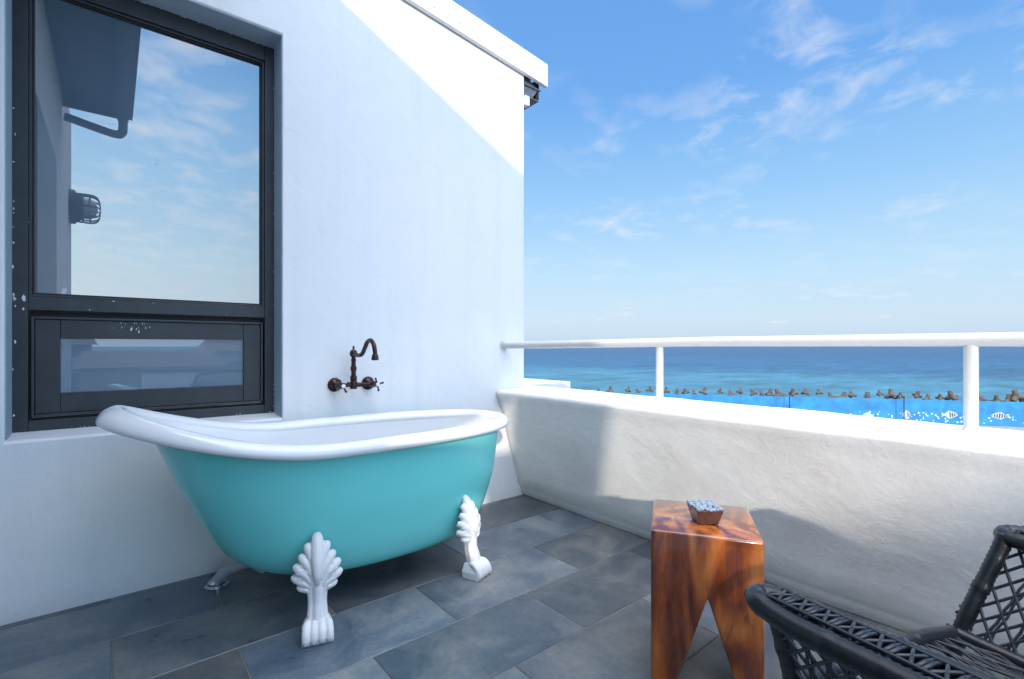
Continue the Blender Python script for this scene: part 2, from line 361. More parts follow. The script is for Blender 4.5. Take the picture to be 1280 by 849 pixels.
# seawall with mural
sw = empty('seawall', SWp(40, 0, -7.9), 'long bright blue painted seawall with white bubbles and fish, behind the railing', 'seawall')
def ray_sw(px, py, o=-.215):              # where a sight line meets the town side of the seawall
    t = (px-640)/612; q0 = Vector(SW0)+sn*o
    # q0 + sd*s = (t*d, d)
    d = (q0.y*sd.x - q0.x*sd.y)/(sd.x - t*sd.y); s = (d-q0.y)/sd.y
    return s, 1+(433-py)/612*d
bm = bmesh.new()
hexa(bm, [SWp(s, o, z) for z in (-7.9, -5.0) for s, o in ((-100, -.2), (120, -.2), (120, .25), (-100, .25))])
rnd = random.Random(3)
def disc(bm, s, z, r, o, ry=None, n=12, mi=0):
    vs = [bm.verts.new(SWp(s+r*math.cos(2*PI*k/n), o, z+(ry or r)*math.sin(2*PI*k/n))) for k in range(n)]
    vb = [bm.verts.new(SWp(s+r*math.cos(2*PI*k/n), o+.012, z+(ry or r)*math.sin(2*PI*k/n))) for k in range(n)]
    bm.faces.new(vs).material_index = mi
    for k in range(n): bm.faces.new((vs[k], vs[(k+1) % n], vb[(k+1) % n], vb[k])).material_index = mi
for i in range(120):
    px = rnd.uniform(1040, 1420); py = rnd.uniform(514, 526)+(px-1080)*.022
    if py-(px-1080)*.022 < 516 and rnd.random() < .5: continue
    s, z = ray_sw(px, py); disc(bm, s, z, rnd.uniform(.035, .10), -.215, mi=1)
build('wall', bm, [M['blue'], M['bubble']], sw)
def fish(px, py, w, h, flip=1, stripes=5):
    s, z = ray_sw(px, py); bm = bmesh.new()
    def shp(pts, o, mi):
        vs = [bm.verts.new(SWp(s+flip*a*w, o, z+b*h)) for a, b in pts]; vb = [bm.verts.new(SWp(s+flip*a*w, o+.02, z+b*h)) for a, b in pts]
        bm.faces.new(vs).material_index = mi
        n = len(vs)
        for k in range(n): bm.faces.new((vs[k], vs[(k+1) % n], vb[(k+1) % n], vb[k])).material_index = mi
    shp([(-1, 0), (-.75, .45), (-.2, .85), (.1, 1.0), (.4, .6), (.65, .2), (1, .6), (.9, 0), (1, -.6), (.65, -.2), (.35, -.6), (.05, -.95), (-.35, -.7), (-.75, -.4)], -.235, 0)
    for k in range(stripes):
        a = -.6+k*.26
        hh = .62*(1-abs(a+.1))
        shp([(a, hh), (a+.11, hh*1.05), (a+.05, -hh*1.05), (a-.06, -hh)], -.255, 1)
    shp([(-.86+.05*math.cos(q), .08+.09*math.sin(q)) for q in [k*PI/4 for k in range(8)]], -.258, 1)
    build('fish_mural', bm, [M['muralw'], M['muralk'], M['muralg']], sw)
fish(1085, 519.5, .60, .42, 1, 0); fish(1133, 518.5, .40, .55, -1, 2); fish(1187, 518.5, .80, .46, -1, 3); fish(1250, 520, .85, .44, 1, 6); fish(1330, 522, 1.0, .5, 1, 4)
# slim posts on the pavement
for i, (px, lab) in enumerate(((1130, 'thin dark post in front of the blue seawall, right of the white round fish'), (987, 'thin dark post by the blue seawall, left one of the two posts'))):
    s, z = ray_sw(px, 500, -1.2); b0 = SWp(s, -1.2, -7.62)
    bm = bmesh.new(); lathe(bm, [(.09, 0), (.09, .08), (.045, .1), (.045, 2.9), (.07, 2.95), (.07, 3.05), (0, 3.12)], b0, (0, 0, 1), 10)
    o = build('street_post', bm, M['iron'], loc=(0, 0, 0), autos=40)
    bmw = o.data
    for v in bmw.vertices: v.co -= b0
    o.location = b0; tag(o, lab, 'post', 'slim posts along the seawall')

# tetrapods on the seaward side
tet = [(749,5),(763,9),(785,9),(797,6),(812,11),(833,10),(847,7),(857,8),(868,6),(880,10),(900,9),(913,7),(925,10),(941,9),(953,6),(962,10),(974,10),(992,11),(1006,11),(1023,11),(1039,6),(1053,7),(1064,9),(1085,7),(1101,10),(1115,12),(1125,8),(1148,10),(1158,6),(1175,7),(1190,11),(1197,6),(1228,6),(1247,6),(1263,7),(1270,13),(1284,9)]
def tetra_mesh():
    bm = bmesh.new()
    for d in ((0,0,1),(0,.943,-.333),(.816,-.471,-.333),(-.816,-.471,-.333)):
        lathe(bm, [(.42, 0), (.40, .25), (.30, 1.0), (.26, 1.06), (0, 1.08)], (0,0,0), d, 12)
    me = bpy.data.meshes.new('tetrapod'); bmesh.ops.recalc_face_normals(bm, faces=bm.faces); bm.to_mesh(me); bm.free(); me.materials.append(M['concrete'])
    for p in me.polygons: p.use_smooth = True
    me.set_sharp_from_angle(angle=R(40))
    return me
TM = tetra_mesh(); rnd = random.Random(11)
ordn = ['first','second','third','fourth','fifth','sixth','seventh','eighth','ninth','tenth','eleventh','twelfth','thirteenth','fourteenth','fifteenth','sixteenth','seventeenth','eighteenth','nineteenth','twentieth']
def ordinal(i):
    if i < 20: return ordn[i]
    return ('twenty-' if i < 29 else 'thirty-')+ordn[(i+1) % 10-1] if (i+1) % 10 else 'thirtieth'
for i, (px, hpx) in enumerate(tet):
    s, z = ray_sw(px, 490, 1.7)
    o = bpy.data.objects.new('tetrapod', TM); link(o)
    k = rnd.uniform(.38, .78); o.scale = (k, k, k)
    dist = Vector(SWp(s, 1.7, 0)).length
    top = -5+hpx/612*dist*.72
    o.location = SWp(s, 1.7+rnd.uniform(-.2, .3), top-1.02*k)
    o.rotation_euler = (rnd.uniform(-.35, .35), rnd.uniform(-.35, .35), rnd.uniform(0, 6))
    vis = [q for q in range(len(tet)) if q != 36]
    tag(o, 'weathered brown concrete tetrapod above the blue seawall, %s from the left of the row' % ordinal(i), 'tetrapod', 'concrete tetrapods along the seawall')

# ------------------------------------------------------------------ terrace floor: running bond slate tiles, 0.65 x 0.325
bm = bmesh.new()
X0, X1, Y0, Y1 = XB, 2.38, -3.4, YW+.0
box(bm, X0-.3, X1, Y0, YW+.6, -.3, -.0025, 1)
row = 0; y = 1.505-.325*16
k = 0
while y < YW:
    odd = round((y-1.505)/.325) % 2      # rows 1.505..1.83 have joints at .326
    x = (.326 if odd == 0 else .651)-.65*6
    while x < X1:
        a0, a1, b0, b1 = max(x+.002, X0), min(x+.648, X1), max(y+.002, Y0), min(y+.323, YW)
        if a1-a0 > .01 and b1-b0 > .01:
            dz = random.uniform(-.0004, .0004)
            z1 = dz; e = .0022
            vs = [bm.verts.new(p) for p in ((a0,b0,-.008),(a1,b0,-.008),(a1,b1,-.008),(a0,b1,-.008),(a0,b0,z1-e),(a1,b0,z1-e),(a1,b1,z1-e),(a0,b1,z1-e),(a0+e,b0+e,z1),(a1-e,b0+e,z1),(a1-e,b1-e,z1),(a0+e,b1-e,z1))]
            for q in range(4):
                bm.faces.new((vs[q], vs[(q+1)%4], vs[4+(q+1)%4], vs[4+q])); bm.faces.new((vs[4+q], vs[4+(q+1)%4], vs[8+(q+1)%4], vs[8+q]))
            bm.faces.new(vs[8:12]); bm.faces.new((vs[3], vs[2], vs[1], vs[0]))
        x += .65
    y += .325
tag(build('floor', bm, [M['tile'], M['grout']]), kind='structure')

# ------------------------------------------------------------------ building: tub wall with window, side wall, roof
bd = empty('building', (1.0, YW, 0), 'white rendered house wall with grey window above the bathtub and sloping roof edge', 'building')
def roofz(x): return 2.942-(x-1.268)*.125       # underside of the fascia along the wall
WX0, WX1, WZ0, WZ1 = -.297, .636, .655, 2.497    # window opening
t3 = lambda x, z: Vector((x, YW, z))
bm = slab_poly([(XB-.25, -7.9), (2.163, -7.9), (2.163, roofz(2.163)+.02), (XB-.25, roofz(XB-.25)+.02)],
               [[(WX0, WZ0), (WX1, WZ0), (WX1, WZ1), (WX0, WZ1)]], t3, Vector((0, .26, 0)))
bmesh.ops.dissolve_limit(bm, angle_limit=R(1), verts=bm.verts, edges=bm.edges)
wall = build('tub_wall', bm, M['wall'], bd, bevel=.010, seg=3)
# return wall beyond the corner, out of sight from the terrace but closing the volume
bm = bmesh.new(); box(bm, 1.93, 2.160, YW+.262, YW+4.5, -7.9, roofz(2.163)); build('return_wall', bm, M['wall'], bd)
# sloping painted sill
bm = bmesh.new()
hexa(bm, [(WX0+.001, YW+.012, .62), (WX1-.001, YW+.012, .62), (WX1-.001, YW+.2, .62), (WX0+.001, YW+.2, .62),
          (WX0+.001, YW+.012, .657), (WX1-.001, YW+.012, .657), (WX1-.001, YW+.2, .672), (WX0+.001, YW+.2, .672)])
build('window_sill', bm, M['sill'], bd, bevel=.003)
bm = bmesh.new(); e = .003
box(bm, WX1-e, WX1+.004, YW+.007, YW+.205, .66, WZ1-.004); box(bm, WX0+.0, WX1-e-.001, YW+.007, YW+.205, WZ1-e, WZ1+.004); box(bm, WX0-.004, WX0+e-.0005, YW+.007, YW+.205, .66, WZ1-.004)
build('reveal_shade_lining', bm, M['reveal_shade'], bd)  # thin lining added to carry the painted shade of the recess
# side wall; its slits are made up, cut to throw low-sun patches
t3b = lambda y, z: Vector((XB, y, z))
gap = [(.14, 1.20), (.14, 1.275), (-.43, 1.53), (-.78, 1.80), (-1.02, 1.92), (-1.02, 1.56), (-.80, 1.50), (-.46, 1.38)]
gap2 = [(-.72, .86), (-.35, .86), (-.35, 1.12), (-.72, 1.22)]
bm = slab_poly([(YW-.002, -7.9), (-1.58, -7.9), (-1.58, 3.40), (YW-.002, 3.40)], [gap, gap2], t3b, Vector((-.16, 0, 0)))
bmesh.ops.dissolve_limit(bm, angle_limit=R(1), verts=bm.verts, edges=bm.edges)
build('side_wall', bm, M['wall'], bd, bevel=.006)
# roof sheet + fascia over the tub wall
bm = bmesh.new()
yf = YW-.035
def rz(x, o): return roofz(x)+o
hexa(bm, [(-.6, yf, rz(-.6, 0)), (2.354, yf, rz(2.354, 0)), (2.354, yf+.03, rz(2.354, 0)), (-.6, yf+.03, rz(-.6, 0)),
          (-.6, yf, rz(-.6, .156)), (2.354, yf, rz(2.354, .156)), (2.354, yf+.03, rz(2.354, .156)), (-.6, yf+.03, rz(-.6, .156))])
fas = build('fascia', bm, M['fascia'], bd, bevel=.004)
for x in (1.45, 1.62, 1.78, 1.93, 2.05, 2.2):
    bm = bmesh.new(); lathe(bm, [(.0035, 0), (.0035, .002), (0, .003)], (x, yf, rz(x, .045)), (0, -1, 0), 8)
    build('screw', bm, M['gutter'], fas)
bm = bmesh.new()
hexa(bm, [(XB-1.5, yf+.032, rz(XB-1.5, .10)), (2.33, yf+.032, rz(2.33, .10)), (2.33, YW+4.5, rz(2.33, .10)), (XB-1.5, YW+4.5, rz(XB-1.5, .10)),
          (XB-1.5, yf+.032, rz(XB-1.5, .15)), (2.33, yf+.032, rz(2.33, .15)), (2.33, YW+4.5, rz(2.33, .15)), (XB-1.5, YW+4.5, rz(XB-1.5, .15))])
build('roof', bm, M['gutter'], bd)
# gutter under the sea end of the roof
bm = bmesh.new()
zg = rz(2.3, .0)
for (x0, x1, z0, z1) in ((2.168, 2.172, zg-.10, zg+.10), (2.172, 2.318, zg-.10, zg-.094), (2.314, 2.320, zg-.085, zg+.06)):
    box(bm, x0, x1, YW+.02, YW+4.4, z0, z1)
hexa(bm, [(2.172, YW+.018, zg-.12), (2.25, YW+.018, zg-.10), (2.25, YW+.10, zg-.10), (2.172, YW+.10, zg-.12), (2.172, YW+.018, zg+.05), (2.312, YW+.018, zg-.02), (2.312, YW+.10, zg-.02), (2.172, YW+.10, zg+.05)])
for z in (zg-.03, zg+.03): box(bm, 2.17, 2.325, YW+.008, YW+.017, z, z+.008)
gt = build('gutter', bm, M['gutter'], bd)
bm = bmesh.new(); box(bm, 2.174, 2.215, YW+.0, YW+.05, zg-.17, zg-.105); build('bracket', bm, M['fascia'], bd, bevel=.003)
# eave over the viewpoint (seen mirrored in the window): soffit, gutter, downpipe
EX, EZ, EY = .15, 3.10, -.30
bm = bmesh.new()
hexa(bm, [(XB-1.2, EY, EZ+.17), (EX-.03, EY, EZ+.02), (EX-.03, yf-.005, EZ+.02), (XB-1.2, yf-.005, EZ+.17),
          (XB-1.2, EY, EZ+.22), (EX-.03, EY, EZ+.07), (EX-.03, yf-.005, EZ+.07), (XB-1.2, yf-.005, EZ+.22)])
build('side_eave', bm, M['darkpaint'], bd)
bm = bmesh.new(); box(bm, EX-.028, EX, EY-.02, yf-.006, EZ-.02, EZ+.075); box(bm, EX-.11, EX-.03, EY+.01, yf-.006, EZ-.06, EZ-.005)
box(bm, XB+.002, EX-.03, EY-.018, EY-.002, EZ-.035, EZ+.07)
build('side_gutter', bm, M['darkpaint'], bd)
bm = bmesh.new()
tube(bm, spline([(EX-.07, EY+.06, EZ-.05), (EX-.07, EY+.06, EZ-.14), (EX-.08, EY+.06, EZ-.18), (EX-.14, EY+.05, EZ-.20), (XB+.02, EY+.02, EZ-.13)], 8), .034, 12)
build('downpipe', bm, M['darkpaint'], bd, smooth=True)
# a recessed doorway in the side wall (mirrored at the left edge of the pane)
bm = bmesh.new()
box(bm, XB+.002, XB+.022, .55, 1.75, .0, 2.35)
dr = build('door', bm, M['darkpaint'], bd, bevel=.004)
bm = bmesh.new(); tube(bm, [(XB+.024, .66, 1.0), (XB+.06, .66, 1.0), (XB+.06, .78, 1.0)], .009, 8); build('handle', bm, M['iron'], dr, smooth=True)

# window: frame at recess plane
YF = YW+.146
wn = build('window_frame', bmesh.new(), M['frame'], bd)
bm = bmesh.new()
def fr(bm, x0, x1, z0, z1, w, y0, y1, wt=None, wb=None):
    wt = wt or w; wb = wb or w
    box(bm, x0, x0+w, y0, y1, z0, z1); box(bm, x1-w, x1, y0, y1, z0, z1)
    box(bm, x0+w, x1-w, y0, y1, z0, z0+wb); box(bm, x0+w, x1-w, y0, y1, z1-wt, z1)
x0, x1, z0, z1 = WX0+.001, WX1-.001, .668, WZ1-.001
fr(bm, x0, x1, z0, z1, .045, YF, YF+.06, .075, .042)
box(bm, x0+.045, x1-.045, YF+.002, YF+.058, 1.142, 1.195)
# inner step of the upper light
fr(bm, x0+.045, x1-.045, 1.195, z1-.075, .010, YF+.012, YF+.05)
sx0, sx1, sz0, sz1 = x0+.052, x1-.052, .722, 1.118
# paint splashes left on the frame
rnd = random.Random(5); YF0 = YF
def splash(x, z, r, y, rz_=1.0):
    n = 7; vs = [bm.verts.new((x+r*math.cos(2*PI*k/n)*rnd.uniform(.6, 1.2), y, z+rz_*r*math.sin(2*PI*k/n)*rnd.uniform(.6, 1.2))) for k in range(n)]
    bm.faces.new(vs).material_index = 1
for k in range(20): splash(x0+rnd.choice((.004, .006, .010)) , rnd.uniform(.7, 2.48), rnd.uniform(.0012, .0035), YF-.0012, rnd.uniform(.8, 4))
for k in range(14): splash(x1-rnd.choice((.003, .005)), rnd.uniform(.7, 2.48), rnd.uniform(.001, .0025), YF-.0012, rnd.uniform(.8, 3))
for k in range(22): splash(rnd.uniform(x0+.05, x1-.05), z1-.003, rnd.uniform(.002, .004), YF-.0012, 1)
for k in range(20): splash(rnd.gauss(.07, .03), sz1-rnd.uniform(.015, .07), rnd.uniform(.0008, .002), YF+.0145, rnd.uniform(1, 5))
for k in range(22): splash(rnd.uniform(x0+.01, x1-.01), rnd.choice((.674, 1.19, 1.15, rnd.uniform(.67, 2.4))) if rnd.random() < .6 else .672, rnd.uniform(.001, .003), YF-.0012, 1)
splash(x0+.034, 1.185, .006, YF-.0015, 2.5); splash(x0+.032, 1.145, .004, YF-.0015, 1.5)
me = wn.data; me.materials.append(M['sill']); bmesh.ops.recalc_face_normals(bm, faces=bm.faces)
bmesh.ops.translate(bm, vec=-parent_world(bd), verts=bm.verts); bm.to_mesh(me); bm.free()
bv = wn.modifiers.new('b', 'BEVEL'); bv.width = .002; bv.segments = 2
bm = bmesh.new(); fr(bm, x0+.0555, x1-.0555, 1.2055, z1-.0855, .006, YF+.022, YF+.045); build('gasket', bm, M['gasket'], wn)
bm = bmesh.new(); box(bm, x0+.058, x1-.058, YF+.034, YF+.042, 1.208, z1-.088); build('upper_pane', bm, M['glass'], wn)
sx0, sx1, sz0, sz1 = x0+.052, x1-.052, .722, 1.118
bm = bmesh.new(); fr(bm, x0+.046, x1-.046, .711, 1.141, .006, YF+.03, YF+.05); box(bm, sx0-.004, sx1+.004, YF+.045, YF+.05, sz0-.004, sz1+.02); build('gasket', bm, M['gasket'], wn)
bm = bmesh.new()
fr(bm, sx0, sx1, sz0, sz1, .010, YF+.006, YF+.04)
fr(bm, sx0+.0105, sx1-.0105, sz0+.0105, sz1-.0105, .074, YF+.016, YF+.044, .076, .080)
sash = build('casement_sash', bm, M['frame'], wn, bevel=.0025)
bm = bmesh.new(); box(bm, sx0+.083, sx1-.083, YF+.030, YF+.038, sz0+.088, sz1-.084); build('lower_pane', bm, M['glass2'], sash)

# ------------------------------------------------------------------ cage lamp on the side wall (seen mirrored)
lp = empty('wall_lamp', (XB+.003, -1.30, 2.42), 'dark caged bulkhead lamp mirrored in the upper window pane', 'wall lamp')
bm = bmesh.new(); lathe(bm, [(.075, 0), (.075, .03), (.06, .05), (.055, .07)], (XB+.003, -1.30, 2.42), (1, 0, 0), 18); build('lamp_base', bm, M['iron'], lp, autos=35)
bm = bmesh.new(); lathe(bm, [(.045, .05), (.047, .12), (.035, .16), (0, .175)], (XB+.003, -1.30, 2.42), (1, 0, 0), 18); build('glass', bm, M['lampglass'], lp, smooth=True)
bm = bmesh.new()
for k in range(4):
    a = k*PI/4; u = Vector((0, math.cos(a), math.sin(a))); c = Vector((XB+.003, -1.30, 2.42))
    tube(bm, spline([c+u*.062+Vector((.04,0,0)), c+u*.062+Vector((.14,0,0)), c+u*.045+Vector((.18,0,0)), c+Vector((.19,0,0)), c-u*.045+Vector((.18,0,0)), c-u*.062+Vector((.14,0,0)), c-u*.062+Vector((.04,0,0))], 5), .004, 6)
for h in (.08, .125): tube(bm, [c+Vector((h, math.cos(q)*.062, math.sin(q)*.062)) for q in [2*PI*j/20 for j in range(20)]], .004, 6, closed=True)
build('cage', bm, M['iron'], lp, smooth=True)

for o in lp.children:
    for v in o.data.vertices: v.co = Vector((v.co.x*1.25, v.co.y*2.3, v.co.z*2.3))
# ------------------------------------------------------------------ parapet
def loft(name, secs, mat, disp=.0, sub_pts=None):
    bm = bmesh.new(); rings = [[bm.verts.new(p) for p in s] for s in secs]; n = len(secs[0])
    for a, b in zip(rings, rings[1:]):
        for k in range(n): bm.faces.new((a[k], a[(k+1) % n], b[(k+1) % n], b[k]))
    bm.faces.new(rings[0]); bm.faces.new(rings[-1])
    if disp:
        for v in bm.verts:
            if v.co.z > -.01:
                q = v.co*2.3; dn = Vector((noise.noise(q), noise.noise(q+Vector((9,0,0))), noise.noise(q+Vector((0,9,0)))*.6))
                q2 = v.co*9; dn += .45*Vector((noise.noise(q2), 0, noise.noise(q2+Vector((0,9,0)))))
                v.co += dn*disp
    return bm
def inner(y): return 1.945-(max(0, y-1.6)**2)*.03 + max(0, .3-y)*.05*(1 if y > -.6 else 1)
def inner_c(y): return inner(max(y, -.7))
secs = []
y = YW+.001
ys = []
yy = YW-.001
while yy > -3.3: ys.append(yy); yy -= .045
for yy in ys:
    xi = inner_c(yy); xo = 2.385; xb = 2.155
    pts = []
    pts.append((xb, yy, -.30)); pts.append((xb, yy, 0.0)); 
    pts.append((xb-.010, yy, .004)); pts.append((xb-.016, yy, .045)); pts.append((xb-.022, yy, .058))
    zs = [.075, .15, .22, .29, .36, .43, .50, .56, .62, .66]
    for z in zs: pts.append((xb-.014+(xi-xb+.014)*(z/ZT)**1.0, yy, z))
    pts += [(xi+.012-.008, yy, ZT-.032), (xi+.004, yy, ZT-.014), (xi+.016, yy, ZT-.003), (xi+.04, yy, ZT)]
    for k in range(1, 6): pts.append((xi+.04+(xo-xi-.08)*k/6, yy, ZT+.001*(k % 2)))
    pts += [(xo-.04, yy, ZT), (xo-.01, yy, ZT-.01), (xo, yy, ZT-.04), (xo, yy, -.3)]
    secs.append(pts)
bm = loft('p', secs, None, .006)
pp = build('parapet_wall', bm, M['stucco'], smooth=True)
tag(pp, 'rough trowelled white parapet leaning inward beneath the railing, left foot by the tub', 'wall')
# far end of the parapet beyond the house corner
bm = bmesh.new(); secs = []
for yy in [2.517+.04*k for k in range(7)]:
    secs.append([(2.168, yy, -.3), (2.168, yy, ZT-.012), (2.18, yy, ZT-.004), (2.25, yy, ZT), (2.32, yy, ZT), (2.37, yy, ZT-.006), (2.385, yy, ZT-.03), (2.385, yy, -.3)])
bm.free(); bm = loft('e', secs, None, .004)
hexa(bm, [(2.168, 2.77, -.3), (2.90, 2.77, -.3), (2.86, 5.2, -.3), (2.168, 5.2, -.3), (2.168, 2.77, .715), (2.88, 2.77, .715), (2.83, 5.2, .715), (2.168, 5.2, .715)])
tag(build('ledge_wall', bm, M['stucco'], bevel=.01, seg=2), 'short white ledge beyond the house corner, below the left end of the railing', 'wall')
# parapet behind the viewpoint with clay coping, mirrored in the lower pane
bt = empty('rear_parapet', (1.0, -3.4, 0), 'low white rear wall with terracotta coping, faintly mirrored in the lower window pane', 'wall')
bm = bmesh.new(); box(bm, .35, 2.38, -3.62, -3.40, -.3, .62); build('wall', bm, M['stucco'], bt, bevel=.01)
bm = bmesh.new(); box(bm, .33, 2.40, -3.65, -3.37, .622, .67); build('coping', bm, M['redclay'], bt, bevel=.006)
# cushioned bench in front of it
bn = empty('bench', (1.2, -2.9, 0), 'low bench with blue grey cushions mirrored in the lower window pane', 'bench')
bm = bmesh.new(); box(bm, .5, 2.05, -3.25, -2.65, .05, .28); build('base', bm, M['fascia'], bn, bevel=.01)
for (a, b) in ((.51, 1.27), (1.28, 2.04)):
    bm = bmesh.new(); box(bm, a, b, -3.2, -2.64, .285, .42); build('cushion', bm, M['cushion'], bn, bevel=.03, seg=3)
# lower terrace / house masses under this terrace
bm = bmesh.new(); box(bm, XB-3.0, 2.38, -3.62, YW-.01, -7.89, -.302); 
tag(build('lower_storey', bm, M['wall']), 'white lower storeys carrying the terrace', 'building')

# ------------------------------------------------------------------ handrail
rl = empty('handrail', (2.22, 1.0, ZT), 'white round tubular handrail on slim posts above the rough parapet', 'railing')
path = [(1.985, 2.512, 1.008), (2.03, 2.32, 1.009), (2.085, 2.05, 1.012), (2.135, 1.8, 1.015), (2.18, 1.5, 1.019), (2.205, 1.2, 1.022), (2.215, .8, 1.022), (2.22, .3, 1.022), (2.21, -.3, 1.022), (2.2, -3.3, 1.022)]
bm = bmesh.new(); tube(bm, spline(path, 10), .0232, 20); build('rail', bm, M['railp'], rl, smooth=True)
bm = bmesh.new(); lathe(bm, [(.030, 0), (.030, .005), (.024, .008)], (1.985, YW-.001, 1.008), (0, -1, 0), 16)
tube(bm, [(1.992, 2.505, .988), (1.992, 2.513, .975)], .006, 8); build('wall_bracket', bm, M['railp'], rl, autos=40)
for (x, y) in ((2.192, 1.475), (2.222, .295), (2.20, -1.0), (2.20, -2.2)):
    bm = bmesh.new(); lathe(bm, [(.026, -.012), (.024, .003), (.0205, .007), (.0192, .014), (.0192, .285), (.0205, .292), (.021, .30)], (x, y, ZT), (0, 0, 1), 18)
    build('post', bm, M['railp'], rl, autos=50)

# ------------------------------------------------------------------ bathtub
tb = empty('bathtub', (.82, 2.08, 0), 'turquoise clawfoot slipper bathtub with white rolled rim against the white wall', 'bathtub')
YC = 2.08; RIMZ = .632
def ztop(x):
    u = max(0, (.62-x)/.68); return RIMZ+.185*u**1.85
def interp(tab, z):
    for (a, b), (c, d) in zip(tab, tab[1:]):
        if a <= z <= c: return b+(d-b)*(z-a)/(c-a)
    return tab[0][1] if z < tab[0][0] else tab[-1][1]
ZB = .112
prof = [ # s(0 bottom..1 rim), xl, xr, half width
 (0.00, .80, 1.10, .05), (.006, .66, 1.24, .13), (.018, .58, 1.32, .19), (.045, .495, 1.355, .228), (.09, .425, 1.395, .252), (.16, .362, 1.428, .270), (.26, .308, 1.458, .286), (.40, .258, 1.486, .300), (.55, .212, 1.512, .312), (.70, .167, 1.525, .318), (.85, .126, 1.538, .323), (.95, .092, 1.547, .326), (1.0, .038, 1.553, .328)]
def smoothtab(prof, n):
    out = spline([Vector((p[0], p[1], p[2])) for p in prof], n); o2 = spline([Vector((p[3], 0, 0)) for p in prof], n)
    return [(a.x, a.y, a.z, b.x) for a, b in zip(out, o2)]
SEG = 96
def ring(s, xl, xr, hw, inset=0, zoff=0, ex=2.35):
    xl += inset; xr -= inset; hw -= inset; pts = []
    # round ends, straight-ish sides; low end a touch squarer
    cx = (xl+xr)/2; a = (xr-xl)/2
    for k in range(SEG):
        th = 2*PI*k/SEG; c, si = math.cos(th), math.sin(th)
        x = cx+a*math.copysign(abs(c)**(2/ex), c); y = YC+hw*math.copysign(abs(si)**(2/ex), si)
        z = ZB+s*(ztop(x)-ZB)+zoff
        pts.append(Vector((x, y, z)))
    return pts
def loft_rings(bm, rs, cap0=True, cap1=False, mi=0):
    V = [[bm.verts.new(p) for p in r] for r in rs]
    for a, b in zip(V, V[1:]):
        for k in range(len(a)):
            bm.faces.new((a[k], a[(k+1) % len(a)], b[(k+1) % len(a)], b[k])).material_index = mi
    if cap0: bm.faces.new(V[0]).material_index = mi
    if cap1: bm.faces.new(V[-1]).material_index = mi
    return V
pt = smoothtab(prof, 4)
bm = bmesh.new(); loft_rings(bm, [ring(*p) for p in pt if p[0] < .985]); build('tub_shell', bm, M['turq'], tb, smooth=True)
# basin
bm = bmesh.new()
inn = [(s, xl, xr, hw) for s, xl, xr, hw in pt]
loft_rings(bm, [ring(min(s*.93+.07, 1.0), xl-.018*s**6, xr+.002, hw, .026, zoff=-.002) for s, xl, xr, hw in inn]); build('basin', bm, M['enamel'], tb, smooth=True)
# rolled rim: profile swept round the opening
rimp = [(.030, -.004), (.016, .014), (-.004, .022), (-.025, .018), (-.038, .004), (-.042, -.011), (-.037, -.023), (-.027, -.027), (-.016, -.024), (-.004, -.014), (.012, -.018), (.026, -.02)]
rimp = [(p.x, p.y) for p in spline([Vector((a, b, 0)) for a, b in rimp], 3, closed=True)]
s, xl, xr, hw = pt[-1]; xl = .012; xr = 1.560
bm = bmesh.new(); base = ring(s, xl, xr, hw); V = []
n = SEG
for k in range(n):
    p = base[k]; tan = (base[(k+1) % n]-base[(k-1) % n]); tan.z = 0; tan.normalize(); nin = Vector((-tan.y, tan.x, 0))
    if nin.dot(Vector((.82, YC, 0))-Vector((p.x, p.y, 0))) < 0: nin = -nin
    hi = max(0, (ztop(p.x)-RIMZ)/.145)
    row = []
    for a, b in rimp:
        aa = a*(1+.25*hi) if a < 0 else a
        if b < 0 and -.036 < a < .005: aa = min(aa+.06*hi*max(0, nin.x)*min(1, -b/.02), .028)
        q = p+nin*aa; q.z += b + (a*hi*.35 if a < 0 else 0)*1.0
        row.append(bm.verts.new(q))
    V.append(row)
m = len(rimp)
for k in range(n):
    a, b = V[k], V[(k+1) % n]
    for j in range(m): bm.faces.new((a[j], a[(j+1) % m], b[(j+1) % m], b[j]))
build('rim', bm, M['enamel'], tb, smooth=True)
